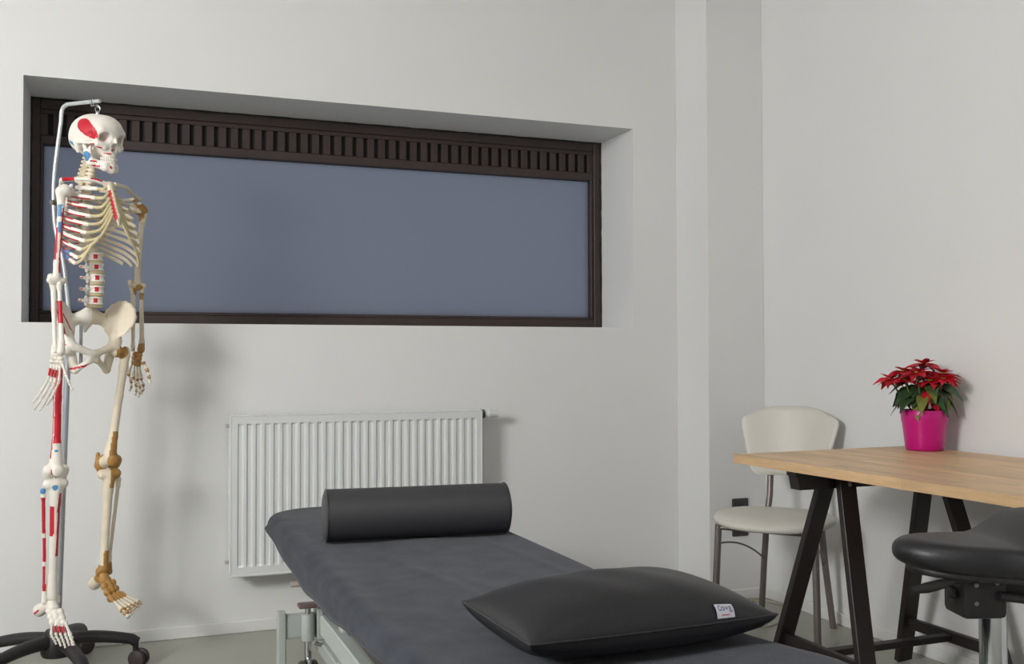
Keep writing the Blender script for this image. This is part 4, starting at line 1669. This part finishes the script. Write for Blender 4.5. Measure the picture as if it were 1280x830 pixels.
hand(RWR - ZV * .012, [T(-.150, .080, .985), T(-.158, .066, .980), T(-.163, .052, .983), T(-.166, .038, .990)],
     [T(-.150, .000, .908), T(-.160, -.030, .889), T(-.168, -.052, .893), T(-.174, -.050, .915)], FT * .006 - ZV * .004, -1, 0, False,
     [T(-.148, .094, 1.045), T(-.142, .108, 1.008), T(-.137, .122, .980), T(-.132, .132, .958)], spread=1)
hand(LWR - ZV * .008, [T(.192, -.026, .990), T(.194, -.056, .988), T(.194, -.082, .994), T(.190, -.106, 1.004)],
     [T(.202, -.040, .934), T(.206, -.066, .922), T(.206, -.088, .928), T(.198, -.110, .942)], FT * .014 + LT * .006, 1, 3, True,
     [T(.182, .004, 1.045), T(.188, .022, 1.018), T(.190, .030, .995), T(.192, .034, .972)])

# --- pelvis
PO = Lo(0, 0, 1.10)
RL3 = np.stack([LL, FL, ZV], axis=1)


def pv(l, f, u):
    return PO + l * LL + f * FL + u * ZV


prims = []


def blade_axes(s):
    n = np.array([-s * .70, .62, .35])
    n /= np.linalg.norm(n)
    t = np.cross(n, np.array([0, 0, 1.0]))
    t /= np.linalg.norm(t)
    w = np.cross(t, n)
    return np.stack([RL3 @ t, RL3 @ w, RL3 @ n], axis=1)


for s in (-1, 1):
    prims.append(('e', pv(s * .088, -.004, .088), (.058, .066, .0075), blade_axes(s)))
    Rb = blade_axes(s)
    cen = pv(s * .088, -.004, .088)
    rim = [cen + Rb[:, 0] * .055 * math.cos(a) + Rb[:, 1] * .063 * math.sin(a) for a in np.linspace(math.radians(-15), math.radians(195), 10)]
    for a, b in zip(rim[:-1], rim[1:]):
        prims.append(('c', a, b, .0062, .0062))
    prims += [('c', pv(s * .074, .0, -.004), pv(s * .078, -.002, .035), .026, .018), ('c', pv(s * .066, .014, .0), pv(s * .006, .024, -.026), .014, .011),
              ('c', pv(s * .066, -.016, -.012), pv(s * .052, -.018, -.078), .017, .014), ('c', pv(s * .050, -.012, -.082), pv(s * .012, .020, -.048), .0105, .0085),
              ('c', pv(s * .008, .024, -.024), pv(s * .010, .020, -.050), .0095, .0085), ('c', pv(s * .026, -.042, .090), pv(s * .062, -.032, .080), .017, .013)]
subs = [('e', pv(s * .100, .010, -.010), (.020, .020, .020)) for s in (-1, 1)]
prims += [('e', pv(0, -.034, .098), (.054, .026, .024), RL3), ('c', pv(0, -.030, .108), pv(0, -.070, .082), .026, .020), ('c', pv(0, -.070, .082), pv(0, -.092, .055), .016, .009)]


def pel(C):
    return (C - PO) @ RL3


pelvis = bone('pelvis', prims, 3, [
    (lambda C: pel(C)[:, 0] < 0, 0),
    (lambda C: (pel(C)[:, 0] < -.055) & (pel(C)[:, 2] > .03) & (np.abs(pel(C)[:, 1] - .030 + .15 * (pel(C)[:, 2] - .08)) < .0045), 1),
    (lambda C: (pel(C)[:, 0] < -.050) & (pel(C)[:, 2] > .03) & (np.abs(pel(C)[:, 1] - .004) < .0035), 1),
    (lambda C: (pel(C)[:, 0] < -.012) & (pel(C)[:, 2] < -.05) & (np.abs(pel(C)[:, 2] + .060 - .25 * pel(C)[:, 0]) < .0035), 1)], h=.0034, k=.009, subs=subs)

# --- legs
RH, LH = Lo(-.078, .006, 1.092), Lo(.078, .004, 1.083)
RK, LK = Lo(-.106, -.018, .682), Lo(.064, -.020, .702)
RA, LA = Lo(-.110, -.034, .268), Lo(.050, -.030, .338)
for (hp, kn, an, s, base) in ((RH, RK, RA, -1, 0), (LH, LK, LA, 1, 3)):
    tr = hp + LL * s * .034 - FL * .012 - ZV * .010
    sh0 = hp + LL * s * .026 - FL * .008 - ZV * .055
    ax = (kn - sh0)
    if s < 0:
        pf = [(stripe(sh0, kn, .02, .72, VIEW * .8 + IR * .55, .62), 1), (stripe(sh0, kn, .0, .86, VIEW * .75 + IL * .9, .93), 1), (blob(kn + FL * .030 + ZV * .008 + IL * .012, .012), 1),
              (blob(kn + ZV * .075 + VIEW * .012 + IR * .006, .0075), 2), (blob(hp + VIEW * .02 + ZV * .012 + IL * .012, .012), 1)]
    else:
        pf = [(blob(hp + LL * s * .012, .027), 4), (stripe(sh0, kn, .66, 1.1, IR + VIEW * .45, .55), 4), (stripe(sh0, kn, .91, 1.1, IL, .55), 4)]
    bone('femur', [('e', hp, (.0215, .0215, .0215)), ('c', hp, tr - ZV * .006, .0135, .0150), ('c', tr + ZV * .012, sh0, .0145, .0150), ('c', sh0, sh0 + ax * .30, .0145, .0128),
                   ('c', sh0 + ax * .30, sh0 + ax * .72, .0128, .0140), ('c', sh0 + ax * .72, kn + ZV * .018, .0140, .0235), ('c', kn - LL * .021 + ZV * .010, kn - LL * .021 - FL * .010 - ZV * .001, .0205, .0195),
                   ('c', kn + LL * .021 + ZV * .010, kn + LL * .021 - FL * .010 - ZV * .001, .0205, .0195), ('c', kn + LL * s * .004 + ZV * .01, kn + FL * .012 + ZV * .012, .02, .016)], base, pf)
    tp = kn - ZV * .034
    ax2 = an - tp
    fa, fb = tp + LL * s * .034 - FL * .014 - ZV * .022, an + LL * s * .022 - FL * .006 - ZV * .004
    if s < 0:
        pt_ = [(stripe(tp, an, .19, .45, VIEW + IL * .35, .80), 1), (blob(tp + VIEW * .022 - ZV * .010 + IR * .008, .0095), 2), (blob(tp + VIEW * .022 + ZV * .004 + IL * .014, .005), 1), (stripe(tp, an, .08, .62, IR + VIEW * .1, .86), 1)]
        pfb = [(stripe(fa, fb, .06, .38, VIEW + IR * .2, .45), 1), (stripe(fa, fb, .42, .64, VIEW + IR * .6, .4), 1), (stripe(fa, fb, .68, .90, VIEW, .45), 1), (blob(fa + VIEW * .008, .010), 2)]
    else:
        pt_ = [(stripe(tp, an, -.10, .14, IR + VIEW * .2, .72), 4), (blob(an, .030), 4), (stripe(tp, an, .78, 1.1, IR + VIEW * .5, .70), 4)]
        pfb = [(blob(an + LL * .026, .03), 4)]
    bone('tibia', [('c', tp - LL * .022, tp + LL * .022, .0175, .0175), ('c', tp - ZV * .004, tp + ax2 * .16, .0225, .0165), ('c', tp + FL * .012 - ZV * .02, tp + ax2 * .18 + FL * .004, .0115, .010), ('c', tp + ax2 * .16, tp + ax2 * .80, .0160, .0122),
                   ('c', tp + ax2 * .80, an + ZV * .010, .0125, .0170), ('c', an - LL * s * .016 + ZV * .006, an - LL * s * .018 - ZV * .008, .0092, .0070)], base, pt_)
    bone('fibula', [('c', fa, fa - ZV * .02, .0105, .0070), ('c', fa - ZV * .02, fb + ZV * .05, .0062, .0058), ('c', fb + ZV * .05, fb, .0060, .0098)], base, pfb, h=.003)
    bone('patella', [('e', kn + FL * .034 + ZV * .012 + LL * s * .002, (.019, .010, .020), np.stack([LL, FL, ZV], 1))], base, [(lambda C: C[:, 2] > -9, 4)] if s > 0 else [], h=.003)
    obj('knee_wire', G().cyl(kn - ZV * .010, kn - ZV * .034, .0028, 8), M_STEEL, skel)
    if s > 0:
        # brown side ligament of the painted knee joint
        q0 = kn + IL * .036 + VIEW * .006
        bone('knee_ligament', [('c', q0 + ZV * .034, q0 - ZV * .005, .0065, .0105), ('c', q0 - ZV * .005, q0 - ZV * .045 + IR * .012, .0100, .0055)], 4, [], h=.003)


def foot(an, heel, cub, mtps, tips, base, ligm, s):
    lig = [(lambda C: C[:, 2] > -9, 4)] if ligm else []
    mid = (an + cub) / 2
    prims = [('c', an - ZV * .012, heel, .0170, .0210), ('e', an - ZV * .016 + (cub - an) * .15, (.020, .020, .016))]
    heelb = bone('heel_bone', prims, base, [(blob(an, .040), 4), (blob(an - ZV * .02 + (heel - an) * .5, .012), 0)] if ligm else [(stripe(an, heel, .7, 1.2, VIEW, .9), 1)], h=.003, k=.006)
    g = G()
    across = np.array(mtps[0]) - np.array(mtps[-1])
    across /= np.linalg.norm(across)
    tprims = [('c', an - ZV * .016, an + (cub - an) * .6 - ZV * .008, .0165, .0125)]
    for r_ in range(3):
        for j in range(3):
            c = an + (cub - an) * (.45 + .26 * r_) + across * (.0165 - .0165 * j) - ZV * .008
            tprims.append(('e', c, (.0122, .0118, .0128)))
    bone('tarsal_bones', tprims, base, lig if ligm else [], h=.003, k=.0022)
    gi = 3 if base == 3 else 0
    for j, mp in enumerate(mtps):
        b0 = cub + across * (.020 - .010 * j)
        digit([b0, mp], .0066 if j == 0 else .0050, g, 4 if ligm else None, gi)
    if not ligm:
        for j in (1, 2, 3):
            c0 = cub + across * (.020 - .010 * j)
            g.tube([c0 + (np.array(mtps[j]) - c0) * .35 + VIEW * .004, c0 + (np.array(mtps[j]) - c0) * .75 + VIEW * .004], .0042, 8, m=1)
    ft = obj('foot', g, BONES, skel, angle=70)
    for j, (mp, tp_) in enumerate(zip(mtps, tips)):
        mp, tp_ = np.array(mp), np.array(tp_)
        gt = G()
        pts = [mp, mp + (tp_ - mp) * .55 + ZV * .003, tp_] if j == 0 else [mp, mp + (tp_ - mp) * .5 + ZV * .004, mp + (tp_ - mp) * .78 + ZV * .003, tp_]
        digit(pts, .0066 if j == 0 else .0046, gt, 4 if ligm else None, gi)
        obj('toe_bones', gt, BONES, ft, angle=70)


foot(RA, Lo(-.134, -.092, .226), Lo(-.100, .004, .205),
     [Lo(-.070 - .0135 * j, .040 - .006 * j, .156 + .002 * j) for j in range(5)], [Lo(-.064 - .012 * j, .062 - .008 * j, .112 + .006 * j) for j in range(5)], 0, False, -1)
foot(LA, Lo(.036, -.080, .292), Lo(.072, .026, .268),
     [Lo(.082 + .0150 * j, .074 - .006 * j, .226 + .003 * j) for j in range(5)], [Lo(.092 + .0145 * j, .108 - .012 * j, .206 + .005 * j) for j in range(5)], 3, True, 1)
